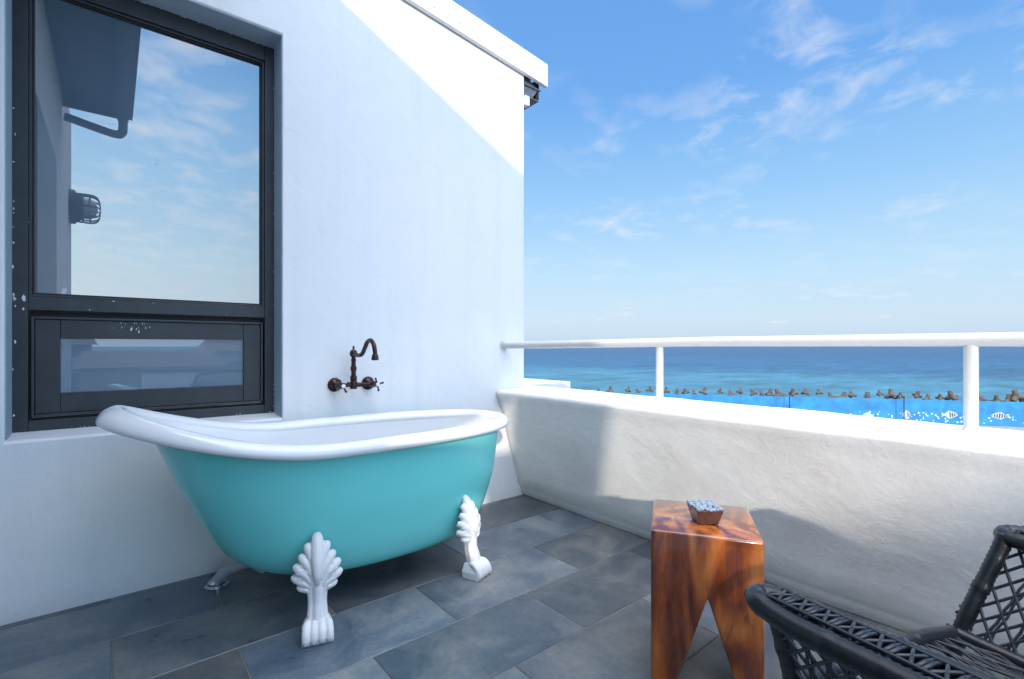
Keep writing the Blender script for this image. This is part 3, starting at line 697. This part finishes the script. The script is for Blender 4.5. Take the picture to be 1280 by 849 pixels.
# claw feet
def path_y(z):      # outward offset of the crest, hugging the shell at the top
    return interp([(0, .012), (.07, .010), (.10, .004), (.14, -.002), (.18, .006), (.22, .008), (.26, -.004), (.30, -.020), (.345, -.040)], z)
def foot_mesh():
    """local space: +y outwards, z up, standing on z = 0; modelled as overlapping leaves, then fused"""
    bm = bmesh.new()
    def leaf(pts, rads, flat=1.0): tube(bm, spline(pts, 6), lambda t: interp([(i/(len(rads)-1), r) for i, r in enumerate(rads)], t), 14, flat=flat)
    def pp_(x, z, o=0): return (x, path_y(z)+o-abs(x)**1.5*1.5, z)
    leaf([pp_(0, .170, .012), pp_(0, .205, .022), pp_(0, .25, .020), pp_(0, .29, .014), pp_(0, .322, .006), pp_(0, .336, 0)], [.004, .013, .019, .020, .018, .011])
    for sgn in (-1, 1):
        for k, (tx, tz, r) in enumerate(((.030, .304, .0125), (.048, .270, .0125), (.064, .238, .0130), (.070, .202, .0125), (.054, .170, .0105))):
            bx = .008+.003*k; bz = .207-.013*k; r *= 1.22
            mx_, mz = bx+(tx-bx)*.45, bz+(tz-bz)*(.62-.03*k)
            leaf([pp_(sgn*bx, bz, .010), pp_(sgn*mx_, mz, .012), pp_(sgn*(bx+(tx-bx)*.8), bz+(tz-bz)*.88, .010), pp_(sgn*tx, tz, .004)], [.008, r*.82, r, r*.72])
            # raised inner vein
            leaf([pp_(sgn*bx*1.2, bz, .016), pp_(sgn*mx_, mz+.002, .021), pp_(sgn*(bx+(tx-bx)*.75), bz+(tz-bz)*.85, .017)], [.003, .0048, .002])
    # backing plate
    for z, w_ in ((.16, .036), (.18, .054), (.20, .064), (.22, .064), (.24, .057), (.26, .047), (.28, .036), (.30, .026)):
        lathe(bm, [(0, -1), (.5, -.86), (.86, -.5), (1, 0), (.86, .5), (.5, .86), (0, 1)], (0, 0, 0), (0, 0, 1), 16)
        for v in bm.verts[-(5*16+2):]: v.co = Vector((v.co.x*w_, v.co.y*.015+path_y(z)-.000, v.co.z*.020+z))
    # shaft: three flutes
    for x, r, o in ((0, .016, .008), (-.018, .0125, .002), (.018, .0125, .002)):
        leaf([(x*1.25, path_y(.20)+o-.004, .20), (x*1.05, path_y(.16)+o, .16), (x*.92, path_y(.12)+o, .12), (x*1.0, path_y(.085)+o, .085), (x*1.2, path_y(.05)+o, .045)], [r*.8, r*1.0, r*.95, r, r*1.1])
    leaf([(0, path_y(.20)-.016, .21), (0, path_y(.13)-.016, .13), (0, path_y(.07)-.012, .05)], [.022, .022, .026])
    # paw
    for z0, z1_, hx0, hx1, y0, y1, ya, yb_ in ((0.0, .030, .046, .047, -.028, .052, -.028, .050), (.028, .060, .047, .036, -.028, .050, -.020, .034)):
        hexa(bm, [(-hx0, y0, z0), (hx0, y0, z0), (hx0, y1, z0), (-hx0, y1, z0), (-hx1, ya, z1_), (hx1, ya, z1_), (hx1, yb_, z1_), (-hx1, yb_, z1_)])
    for i in range(4):
        x = -.034+.0227*i
        leaf([(x*.8, .010, .060), (x*.95, .034, .056), (x, .050, .040), (x, .054, .020), (x, .050, .006)], [.010, .0118, .0125, .0122, .009])
        leaf([(x*.9, .026, .058), (x*.97, .042, .052), (x, .052, .042)], [.006, .0105, .006])
    bmesh.ops.recalc_face_normals(bm, faces=bm.faces)
    me = bpy.data.meshes.new('f'); bm.to_mesh(me); bm.free(); o = bpy.data.objects.new('f', me); C.objects.link(o)
    m_ = o.modifiers.new('r', 'REMESH'); m_.mode = 'VOXEL'; m_.voxel_size = .0018
    m2 = o.modifiers.new('s', 'SMOOTH'); m2.iterations = 3; m2.factor = .5
    bpy.context.view_layer.update(); dg = bpy.context.evaluated_depsgraph_get()
    out = bpy.data.meshes.new_from_object(o.evaluated_get(dg)); bpy.data.objects.remove(o)
    for v in out.vertices:
        v.co.x *= 1.1
        v.co.y += .022*max(0, 1-v.co.z/.20)
    for v in out.vertices: v.co.z = max(0, v.co.z)
    for p in out.polygons: p.use_smooth = True
    out.materials.clear(); out.materials.append(M['footp'])
    return out
FM = foot_mesh()
def place_foot(x, y, ang, sc=1.0):
    o = bpy.data.objects.new('claw_foot', FM); link(o, tb)
    o.location = Vector((x, y, 0))-parent_world(tb); o.rotation_euler = (0, 0, ang)
place_foot(.556, 1.752, PI-.28); place_foot(1.222, 1.785, PI+.36)
place_foot(.560, 2.385, .35); place_foot(1.235, 2.385, -.45)
# waste pipe and corrugated hose under the tub
bm = bmesh.new()
tube(bm, spline([(.66, 2.12, .14), (.55, 2.2, .115), (.46, 2.27, .10), (.375, 2.33, .065), (.34, 2.355, .025), (.34, 2.36, 0)], 6), .021, 14)
wp = build('waste_pipe', bm, M['hose'], tb, smooth=True)
bm = bmesh.new(); lathe(bm, [(.045, 0.001), (.045, .006), (.034, .012), (.034, .02), (.024, .03), (.02, .03)], (.34, 2.36, 0), (0, 0, 1), 20); build('flange', bm, M['chrome'], wp, autos=35)
bm = bmesh.new()
hp = resample(spline([(.78, 2.12, .15), (.86, 2.09, .125), (.98, 2.05, .105), (1.1, 2.03, .105), (1.2, 2.04, .13), (1.26, 2.05, .17)], 12), .004)
tube(bm, hp, [.014+.0025*(i % 2) for i in range(len(hp))], 12); build('overflow_hose', bm, M['iron'], tb)

# ------------------------------------------------------------------ faucet
fx0, fx1, fz = .883, 1.061, .803
fc = empty('faucet', (.957, YW, fz), 'dark bronze wall faucet with swan neck and cross handles above the tub', 'faucet')
for x in (fx0, fx1):
    bm = bmesh.new(); lathe(bm, [(.034, .0), (.036, .004), (.033, .010), (.026, .018), (.017, .024), (.012, .028), (.012, .055)], (x, YW-.001, fz), (0, -1, 0), 28); build('escutcheon', bm, M['bronze'], fc, autos=45)
yb = YW-.068
bm = bmesh.new()
tube(bm, [(fx0-.006, yb, fz), (fx0+.02, yb, fz), (.93, yb, fz), (.972, yb, fz), (1.035, yb, fz), (fx1+.006, yb, fz)], [.013, .012, .009, .012, .009, .013], 16)
for x in (fx0, fx1): lathe(bm, [(.014, -.018), (.017, -.012), (.017, .012), (.013, .018), (.009, .03), (.009, .044)], (x, yb, fz), (0, -1, 0), 18)
lathe(bm, [(.017, -.02), (.019, -.008), (.019, .012), (.014, .02)], (.957, yb, fz), (0, 0, 1), 18)
build('valve_body', bm, M['bronze'], fc, autos=45)
bm = bmesh.new()
lathe(bm, [(.014, .018), (.017, .03), (.0165, .044), (.011, .052), (.013, .058), (.011, .064), (.0155, .078), (.0155, .09), (.010, .102), (.013, .108), (.010, .114), (.013, .126), (.010, .138), (.012, .143), (.015, .146), (.019, .152), (.019, .166), (.014, .176), (.006, .180), (.004, .186), (.006, .190), (.004, .198), (0, .2)], (.957, yb, fz), (0, 0, 1), 20)
build('column', bm, M['bronze'], fc, autos=60)
bm = bmesh.new()
sp = spline([(.957, yb-.012, .960), (.957, yb-.06, .955), (.957, yb-.11, .962), (.957, yb-.145, .992), (.957, yb-.175, 1.020), (.957, yb-.215, 1.028), (.957, yb-.248, 1.008), (.957, yb-.262, .975), (.957, yb-.264, .960)], 8)
tube(bm, sp, [.0105+.001*math.sin(i*.9)*0 for i in range(len(sp))], 16)
lathe(bm, [(.011, 0), (.015, -.004), (.015, -.014), (.017, -.018), (.0165, -.026), (.011, -.028)], (.957, yb-.264, .962), (0, 0, 1), 18)
build('spout', bm, M['bronze'], fc, autos=50)
for x, a0 in ((fx0, .5), (fx1, .25)):
    bm = bmesh.new(); c = Vector((x, yb-.052, fz))
    lathe(bm, [(.011, .008), (.013, 0), (.012, -.010), (.008, -.018)], c, (0, -1, 0), 16)
    for k in range(4):
        a = a0+k*PI/2; u = Vector((math.cos(a), 0, math.sin(a)))
        tube(bm, [c+u*.006, c+u*.018, c+u*.027, c+u*.032, c+u*.036], [.0055, .0042, .0042, .0065, .0045], 10)
    h = build('cross_handle', bm, M['bronze'], fc, autos=50)
    bm = bmesh.new(); lathe(bm, [(.0105, .006), (.0105, .010), (.007, .0125), (0, .0135)], c+Vector((0, 0, 0)), (0, -1, 0), 16); build('button', bm, M['porcelain'], h, smooth=True)

# ------------------------------------------------------------------ timber stool
D = .545; HS = 1-D
cor = {'FL': P(.767*D, 2.657*D), 'FR': P(1.306*D, 2.498*D), 'BL': P(.924*D, 3.231*D), 'BR': P(1.450*D, 3.049*D)}
cen = (cor['FL']+cor['FR']+cor['BL']+cor['BR'])/4
ux = ((cor['FR']-cor['FL'])+(cor['BR']-cor['BL'])).normalized(); uy = Vector((-ux.y, ux.x, 0))
wS = (cor['FR']-cor['FL']).length*1.0; dS = wS*1.03
rot = math.atan2(ux.y, ux.x)
st = empty('side_table', (cen.x, cen.y, 0), 'varnished reddish timber stool table with wedge cut legs, standing by the parapet', 'side table', rz=rot)
def local_build(name, bm, mat, parent, **k):
    return build(name, bm, mat, parent, loc=(0, 0, 0), **k)
w, d = wS/2, dS/2
# A-shaped solid: front and back cut, and side to side cut, built from a block by removing wedges
bm = bmesh.new(); box(bm, -w, w, -d, d, 0, HS)
me = bpy.data.meshes.new('t'); 
def wedge(axis):
    b = bmesh.new(); apex = HS*.60; half = .62*w
    pts = [(-half, -.02), (half, -.02), (.0, apex)]
    vs0 = [b.verts.new((p[0]+.005, -d-.1, p[1]) if axis == 'y' else (-w-.1, p[0], p[1])) for p in pts]
    vs1 = [b.verts.new((p[0]+.005, d+.1, p[1]) if axis == 'y' else (w+.1, p[0], p[1])) for p in pts]
    b.faces.new(vs0); b.faces.new(vs1[::-1])
    for k in range(3): b.faces.new((vs0[k], vs1[k], vs1[(k+1) % 3], vs0[(k+1) % 3]))
    bmesh.ops.recalc_face_normals(b, faces=b.faces)
    m_ = bpy.data.meshes.new('cut'); b.to_mesh(m_); b.free()
    return bpy.data.objects.new('cut', m_)
ob = local_build('timber_block', bm, M['wood'], st)
cuts = [wedge('y'), wedge('x')]
for c_ in cuts:
    C.objects.link(c_); c_.matrix_world = Matrix.Translation((cen.x, cen.y, 0)) @ Matrix.Rotation(rot, 4, 'Z')
    md = ob.modifiers.new('b', 'BOOLEAN'); md.object = c_; md.solver = 'EXACT'
b = ob.modifiers.new('bev', 'BEVEL'); b.width = .008; b.segments = 3; b.limit_method = 'ANGLE'; b.angle_limit = R(25)
bpy.context.view_layer.update()
dg = bpy.context.evaluated_depsgraph_get(); nm = bpy.data.meshes.new_from_object(ob.evaluated_get(dg))
ob.modifiers.clear(); ob.data = nm
for c_ in cuts: bpy.data.objects.remove(c_)
for p in nm.polygons: p.use_smooth = True
nm.set_sharp_from_angle(angle=R(30))

# small tapered wooden box heaped with pebbles
ac = P(.4085*1.0, 1.0, 0); 
dd = D*612/(652-433); ap = P((881-640)/612*dd, dd, HS+.001)
ab = empty('ashtray', ap, 'small dark wooden tapered box filled with blue grey pebbles on the stool', 'ashtray', rz=rot+.35)
bm = bmesh.new(); a, b_, hh = .030, .042, .046
hexa(bm, [(-a,-a,0),(a,-a,0),(a,a,0),(-a,a,0),(-b_,-b_,hh),(b_,-b_,hh),(b_,b_,hh),(-b_,b_,hh)])
local_build('box', bm, M['bowl'], ab, bevel=.003)
bm = bmesh.new(); rnd = random.Random(2)
for i in range(7):
    for j in range(7):
        x = -.036+.012*i+rnd.uniform(-.002, .002); y = -.036+.012*j+rnd.uniform(-.002, .002)
        r = rnd.uniform(.0055, .0075)
        mt = Matrix.Translation((x, y, hh+.001+rnd.uniform(0, .004))) @ Matrix.Rotation(rnd.uniform(0, 3), 4, 'Z') @ Matrix.Diagonal((1.25, .9, .75, 1))
        bmesh.ops.create_icosphere(bm, subdivisions=2, radius=r, matrix=mt)
tag(local_build('pebbles', bm, M['pebble'], ab, smooth=True), kind='stuff')

# ------------------------------------------------------------------ rattan armchair
# plan axes from the photograph: f points where the chair faces (away from the viewpoint), q to its right
f = Vector((-.366, .930)); q = Vector((.930, .366))
tipL = Vector((.393, .79))                                  # front end of the left arm, viewpoint plan
wArm = .75
orgc = tipL+q*wArm/2                                        # middle of the front
def CH(a, b, z):                                            # a right, b forward, from the front middle at arm tips
    v = orgc+q*a+f*b; return P(v.x, v.y, z)
o0 = CH(0, -.3, 0)
ch = empty('armchair', o0, 'black woven rattan armchair with laced arms, bottom right beside the stool', 'armchair')
ZA, ZS = .60, .385
hw = wArm/2
rt = .017
def wrapped(name, pts, r=rt, parent=ch, step=.0052, seg=14, amp=.0009):
    pts = resample(spline(pts, 14), step); bm = bmesh.new()
    rd = random.Random(len(pts)); ph = 0; rad = []
    for i in range(len(pts)):
        rad.append(r+(amp if i % 2 else -amp*.3)+(.0014 if (i % 23) < 3 else 0)+rd.uniform(-.0004, .0004))
    tube(bm, pts, rad, seg)
    return build(name, bm, M['rattan'], parent, smooth=True)
def strands(name, fn, nu, segs, r=.0024, parent=ch, diag=True, vert=True, ov=.001):
    """open cane weave over a patch fn(u, v), u and v in 0..1"""
    bm = bmesh.new(); K = 14
    def line(p, n=K, rr=r, off=0):
        tube(bm, [fn(*c_) for c_ in p], rr, 6)
    if vert:
        for i in range(1, nu):
            u = i/nu
            line([(min(1, max(0, u+.002*math.sin(k*2.1+i))), k/K) for k in range(K+1)])
            line([(min(1, max(0, u+.012+.003*math.sin(k*1.7+i))), k/K) for k in range(K+1)], rr=r*.9)
    if diag:
        sl = segs
        for sgn in (1, -1):
            j = -sl
            while j < nu*1.0+sl:
                # param line: u = (j + sgn*v*sl)/nu
                pts = []
                for k in range(K*4+1):
                    v = k/(K*4); u = (j+.5+sgn*v*sl)/nu
                    if -ov <= u <= 1.001: pts.append((u, v))
                    elif pts: break
                if len(pts) > 2: line(pts, rr=r*1.15)
                j += 1
    return build(name, bm, M['strand'], parent, smooth=True)
def armz(b): return ZA-.005+.03*min(1, max(0, -b)/.5)
for s in (-1, 1):
    # two arm rails that meet in a rounded nose at the front
    outer = [CH(s*(hw+.012), -.62, armz(-.6)), CH(s*(hw+.016), -.45, armz(-.45)), CH(s*(hw+.020), -.25, armz(-.25)), CH(s*(hw+.016), -.08, armz(0)), CH(s*(hw+.002), -.005, armz(0)), CH(s*(hw-.024), .006, armz(0)-.003), CH(s*(hw-.044), -.03, armz(0)-.003), CH(s*(hw-.050), -.12, armz(0)), CH(s*(hw-.050), -.3, armz(-.3)), CH(s*(hw-.052), -.6, armz(-.6))]
    wrapped('arm_rail', outer, .0165 if s < 0 else .0165)
    bm = bmesh.new(); b = -.02
    i = 0
    while b > -.58:
        z = armz(b)+.014
        for (b0, b1) in ((b, b-.030), (b-.030, b)):
            tube(bm, [CH(s*(hw+.010), b0, z-.004), CH(s*(hw-.004), b0+(b1-b0)*.3, z+.002), CH(s*(hw-.030), b0+(b1-b0)*.7, z+.002), CH(s*(hw-.046), b1, z-.004)], .0028, 6)
        for db in (0, .006): tube(bm, [CH(s*(hw+.006), b-.030-db, z+.002), CH(s*(hw-.018), b-.030-db, z+.004), CH(s*(hw-.040), b-.030-db, z+.001)], .0030, 6)
        b -= .036; i += 1
    for a in (.004, -.036): tube(bm, resample([CH(s*(hw+a), -.02, armz(0)+.0155), CH(s*(hw+a), -.3, armz(-.3)+.0155), CH(s*(hw+a), -.6, armz(-.6)+.0155)], .02), .0032, 6)
    build('arm_lacing', bm, M['strand'], ch, smooth=True)
    # front upright flaring outwards, then leg
    wrapped('front_upright', [CH(s*(hw-.036), -.004, ZA-.004), CH(s*(hw-.064), .008, .53), CH(s*(hw-.112), .026, .43), CH(s*(hw-.145), .04, ZS-.05)], .0148)
    wrapped('leg', [CH(s*(hw-.145), .04, ZS-.05), CH(s*(hw-.15), .045, .2), CH(s*(hw-.155), .05, .004)], .0155)
    wrapped('leg', [CH(s*(hw-.06), -.60, ZS-.04), CH(s*(hw-.05), -.64, .2), CH(s*(hw-.04), -.68, .004)], .0155)
    wrapped('seat_rail', [CH(s*(hw-.138), .035, ZS), CH(s*(hw-.11), -.25, ZS-.012), CH(s*(hw-.06), -.60, ZS-.03)], .015)
    def side(u, v, s=s):      # u front to back, v bottom to top
        lo = CH(s*(hw-.136+.074*u), .03-.61*u, ZS+.005-.03*u); hi = CH(s*(hw-.020), -.03-.57*u, armz(-.6*u)-.012)
        return lo.lerp(hi, v)
    strands('side_weave', side, 17, 5, .0027, ov=.045)
    wrapped('back_upright', [CH(s*(hw-.060), -.60, ZS-.03), CH(s*(hw-.03), -.63, .56), CH(s*(hw-.035), -.67, .66), CH(s*(hw-.10), -.70, .72), CH(s*(hw-.24), -.71, .74), CH(0, -.715, .745)], .0165)
wrapped('front_rail', [CH(-(hw-.138), .035, ZS), CH(-.13, .05, ZS+.002), CH(.13, .05, ZS+.002), CH(hw-.138, .035, ZS)], .0165)
wrapped('rear_rail', [CH(-(hw-.06), -.60, ZS-.03), CH(0, -.61, ZS-.03), CH(hw-.06, -.60, ZS-.03)], .015)
def seat(u, v):
    a = (-1+2*u)*(hw-.138+.076*v); b = .04-.635*v
    sag = -.022*math.sin(PI*u)*math.sin(PI*v)
    return CH(a, b, ZS+.004-.03*v+sag)
strands('seat_weave', seat, 15, 8, .0026)
def back(u, v):
    a = (-1+2*u)*(hw-.055-.05*max(0, v-.6)); return CH(a, -.61-.10*v, ZS-.03+(.37-.05*abs(-1+2*u)**4)*v)
strands('back_weave', back, 16, 9)

# ------------------------------------------------------------------ made-up house shape, unseen behind, added to cast shade on the parapet
nh = empty('shade_caster', (-7.0, -12.5, -7.9), 'unseen made-up house shape behind the viewpoint, added to shade the parapet', 'building')
arc = [(-9.50, 3.95), (-9.72, 4.14), (-9.96, 4.20), (-10.16, 4.215), (-10.34, 4.275), (-10.60, 4.376), (-10.80, 4.46), (-10.97, 4.58), (-11.29, 4.79), (-11.8, 5.12), (-12.6, 5.45), (-13.4, 5.55), (-14.2, 5.45), (-15.2, 5.0), (-16.2, 4.1)]
bm = bmesh.new(); prof_ = [(-16.2, -7.9), (-9.6, -7.9)]+[(y, z-.10) for y, z in arc]
v0 = [bm.verts.new((-6.06, y, z)) for y, z in prof_]; v1 = [bm.verts.new((-9.9, y, min(z, 2.1+.1*z))) for y, z in prof_]
bm.faces.new(v0); bm.faces.new(v1); n_ = len(prof_)
for k in range(n_): bm.faces.new((v0[k], v0[(k+1) % n_], v1[(k+1) % n_], v1[k]))
build('walls', bm, M['cream'], nh)
bm = bmesh.new(); rr_ = []
for y, z in arc:
    zb = 2.2+.1*z
    rr_.append([bm.verts.new(p) for p in ((-6.0, y, z-.08), (-6.0, y, z), (-10.0, y, zb), (-10.0, y, zb-.08))])
for a, b in zip(rr_, rr_[1:]):
    for k in range(4): bm.faces.new((a[k], a[(k+1) % 4], b[(k+1) % 4], b[k]))
bm.faces.new(rr_[0]); bm.faces.new(rr_[-1])
build('roof', bm, M['redclay'], nh)

# a few houses of the town behind, faintly mirrored in the lower pane
for (x, y, w_, h_, wallm, lab) in ((1.5, -24, 5, 8.0, 'cream', 'cream town house with low clay roof, nearest one mirrored in the lower pane'), (7.5, -30, 6, 8.6, 'wall', 'white town house with clay roof, right hand one mirrored in the lower pane'), (-3.5, -34, 5, 9.0, 'cushion', 'blue grey town house, left hand one mirrored in the lower pane')):
    h = empty('town_house', (x, y, -7.9), lab, 'building', 'houses of the town behind')
    bm = bmesh.new(); box(bm, x-w_/2, x+w_/2, y-3, y+3, -7.9, -7.9+h_); build('walls', bm, M[wallm], h)
    bm = bmesh.new(); hexa(bm, [(x-w_/2-.3, y-3.3, -7.89+h_), (x+w_/2+.3, y-3.3, -7.89+h_), (x+w_/2+.3, y+3.3, -7.89+h_), (x-w_/2-.3, y+3.3, -7.89+h_), (x-w_/2, y-.1, -7.2+h_), (x+w_/2, y-.1, -7.2+h_), (x+w_/2, y+.1, -7.2+h_), (x-w_/2, y+.1, -7.2+h_)]); build('roof', bm, M['redclay'], h)
    for k in range(3):
        xx = x-w_/2+w_*(k+.5)/3
        bm = bmesh.new(); box(bm, xx-.5, xx+.5, y+3.0, y+3.04, -9.6+h_, -8.5+h_); build('window', bm, M['glass'], h)
# ------------------------------------------------------------------ sky, sun, camera
w = bpy.data.worlds.new('World'); bpy.context.scene.world = w; w.use_nodes = True
nt = w.node_tree; L = nt.links.new; bg = nt.nodes['Background']
sky = N_(nt, 'ShaderNodeTexSky', sky_type='NISHITA'); sky.sun_disc = False
el = math.asin(-SUN.z); src = -SUN
sky.sun_elevation = el; sky.sun_rotation = math.atan2(src.x, src.y)
sky.altitude = 0; sky.air_density = 1.0; sky.dust_density = 1.0; sky.ozone_density = 1.6
CLX, CLY = 15.38, 2.70
tc = N_(nt, 'ShaderNodeTexCoord'); sx = N_(nt, 'ShaderNodeSeparateXYZ'); L(tc.outputs['Generated'], sx.inputs[0])
# clear-air colour by height above the horizon, blended with the physical sky; sunward half and overhead raised as added fill light
STR, EXPO = .15, .36
KD = STR*2**EXPO
el_r = ramp(nt, [(0, (.56, .71, .90)), (.05, (.62, .78, .94)), (.14, (.53, .77, .98)), (.28, (.33, .62, .98)), (.45, (.17, .43, .90)), (.60, (.15, .38, .84)), (.72, (1.15, 1.28, 1.55)), (1, (2.0, 2.15, 2.5))]); L(sx.outputs['Z'], el_r.inputs['Fac'])
sk1 = N_(nt, 'ShaderNodeVectorMath', operation='SCALE'); L(el_r.outputs['Color'], sk1.inputs[0]); sk1.inputs['Scale'].default_value = 1/KD
skm = N_(nt, 'ShaderNodeMix', data_type='RGBA'); skm.inputs['Factor'].default_value = .95; L(sky.outputs['Color'], skm.inputs['A']); L(sk1.outputs['Vector'], skm.inputs['B'])
dt = N_(nt, 'ShaderNodeVectorMath', operation='DOT_PRODUCT'); L(tc.outputs['Generated'], dt.inputs[0]); dt.inputs[1].default_value = (-.78, -.60, .35)
br = N_(nt, 'ShaderNodeMapRange', inp={'From Min': -.35, 'From Max': .9, 'To Min': 1.0, 'To Max': 3.0}); br.interpolation_type = 'SMOOTHSTEP'; L(dt.outputs['Value'], br.inputs['Value'])
wt_ = N_(nt, 'ShaderNodeMix', data_type='RGBA'); L(dt.outputs['Value'], wt_.inputs['Factor']); wt_.inputs['A'].default_value = (1, 1, 1, 1); wt_.inputs['B'].default_value = (1.06, .97, .88, 1); wt_.clamp_factor = True
wmu = N_(nt, 'ShaderNodeVectorMath', operation='MULTIPLY'); L(skm.outputs['Result'], wmu.inputs[0]); L(wt_.outputs['Result'], wmu.inputs[1])
sk2 = N_(nt, 'ShaderNodeVectorMath', operation='SCALE'); L(wmu.outputs['Vector'], sk2.inputs[0]); L(br.outputs['Result'], sk2.inputs['Scale'])
# flatten the direction onto a cloud deck
za = N_(nt, 'ShaderNodeMath', operation='ADD'); za.inputs[1].default_value = .14; L(sx.outputs['Z'], za.inputs[0])
zm = N_(nt, 'ShaderNodeMath', operation='MAXIMUM'); zm.inputs[1].default_value = .05; L(za.outputs[0], zm.inputs[0])
dv = N_(nt, 'ShaderNodeVectorMath', operation='DIVIDE'); L(tc.outputs['Generated'], dv.inputs[0])
cb = N_(nt, 'ShaderNodeCombineXYZ'); cb.inputs[2].default_value = 1
for i in (0, 1): L(zm.outputs[0], cb.inputs[i])
L(cb.outputs[0], dv.inputs[1])
mp = N_(nt, 'ShaderNodeMapping'); mp.inputs['Location'].default_value = (CLX, CLY, 0); mp.inputs['Scale'].default_value = (1, 1, .0); L(dv.outputs[0], mp.inputs['Vector'])
n1 = N_(nt, 'ShaderNodeTexNoise', inp={'Scale': 1.5, 'Detail': 3, 'Roughness': .5}); L(mp.outputs[0], n1.inputs['Vector'])
n2 = N_(nt, 'ShaderNodeTexNoise', inp={'Scale': 5.0, 'Detail': 9, 'Roughness': .58, 'Distortion': .3}); L(mp.outputs[0], n2.inputs['Vector'])
r1 = ramp(nt, [(.46, 0), (.62, 1)]); L(n1.outputs['Fac'], r1.inputs['Fac'])
r2 = ramp(nt, [(.46, 0), (.72, 1)]); L(n2.outputs['Fac'], r2.inputs['Fac'])
mu = N_(nt, 'ShaderNodeMath', operation='MULTIPLY'); 
cw = N_(nt, 'ShaderNodeMapRange', inp={'From Min': 0, 'From Max': .6, 'To Min': 0, 'To Max': .9}); L(dt.outputs['Value'], cw.inputs['Value'])
cmx = N_(nt, 'ShaderNodeMath', operation='MAXIMUM'); L(r1.outputs['Color'], cmx.inputs[0]); L(cw.outputs['Result'], cmx.inputs[1])
L(cmx.outputs[0], mu.inputs[0]); L(r2.outputs['Color'], mu.inputs[1])
fd = N_(nt, 'ShaderNodeMapRange', inp={'From Min': .02, 'From Max': .25, 'To Min': .0, 'To Max': .6}); L(sx.outputs['Z'], fd.inputs['Value'])
mu2 = N_(nt, 'ShaderNodeMath', operation='MULTIPLY'); L(mu.outputs[0], mu2.inputs[0]); L(fd.outputs['Result'], mu2.inputs[1])
# low cumulus puffs along the horizon
mp3 = N_(nt, 'ShaderNodeMapping'); mp3.inputs['Scale'].default_value = (9, 9, 42); L(tc.outputs['Generated'], mp3.inputs['Vector'])
n3 = N_(nt, 'ShaderNodeTexNoise', inp={'Scale': 1.0, 'Detail': 5, 'Roughness': .55}); L(mp3.outputs[0], n3.inputs['Vector'])
r3 = ramp(nt, [(.60, 0), (.72, .75)]); L(n3.outputs['Fac'], r3.inputs['Fac'])
band = ramp(nt, [(.0, 0), (.035, .0), (.05, 1), (.09, .6), (.14, 0)]); L(sx.outputs['Z'], band.inputs['Fac'])
mu3 = N_(nt, 'ShaderNodeMath', operation='MULTIPLY'); L(r3.outputs['Color'], mu3.inputs[0]); L(band.outputs['Color'], mu3.inputs[1])
mxx = N_(nt, 'ShaderNodeMath', operation='MAXIMUM'); L(mu2.outputs[0], mxx.inputs[0]); L(mu3.outputs[0], mxx.inputs[1])
mc = N_(nt, 'ShaderNodeMix', data_type='RGBA'); L(mxx.outputs[0], mc.inputs['Factor']); L(sk2.outputs['Vector'], mc.inputs['A']); mc.inputs['B'].default_value = (.93/KD, .94/KD, .98/KD, 1)
cl = N_(nt, 'ShaderNodeVectorMath', operation='SCALE'); cl.inputs[0].default_value = (.93/KD, .94/KD, .98/KD); L(br.outputs['Result'], cl.inputs['Scale']); L(cl.outputs['Vector'], mc.inputs['B'])
L(mc.outputs['Result'], bg.inputs['Color']); bg.inputs['Strength'].default_value = STR
ld = bpy.data.lights.new('sun', 'SUN'); ld.energy = 2.4; ld.angle = R(1.1); ld.color = (1, .93, .84)
lo = bpy.data.objects.new('sun', ld); C.objects.link(lo); lo.rotation_euler = SUN.to_track_quat('-Z', 'Y').to_euler()
cd = bpy.data.cameras.new('camera'); cam = bpy.data.objects.new('camera', cd); C.objects.link(cam)
cd.sensor_width = 36; cd.lens = 36*612/1280; cd.shift_y = 8.5/1280; cd.clip_start = .02; cd.clip_end = 60000
cam.location = (0, 0, 1); cam.rotation_euler = (R(90), 0, -math.atan2(SA, CA))
s = bpy.context.scene; s.camera = cam
s.render.resolution_x = 1024; s.render.resolution_y = 679
s.render.engine = 'CYCLES'
s.cycles.max_bounces = 8; s.cycles.glossy_bounces = 4; s.cycles.use_denoising = True
s.view_settings.view_transform = 'Standard'; s.view_settings.look = 'None'; s.view_settings.gamma = 1
s.view_settings.exposure = EXPO
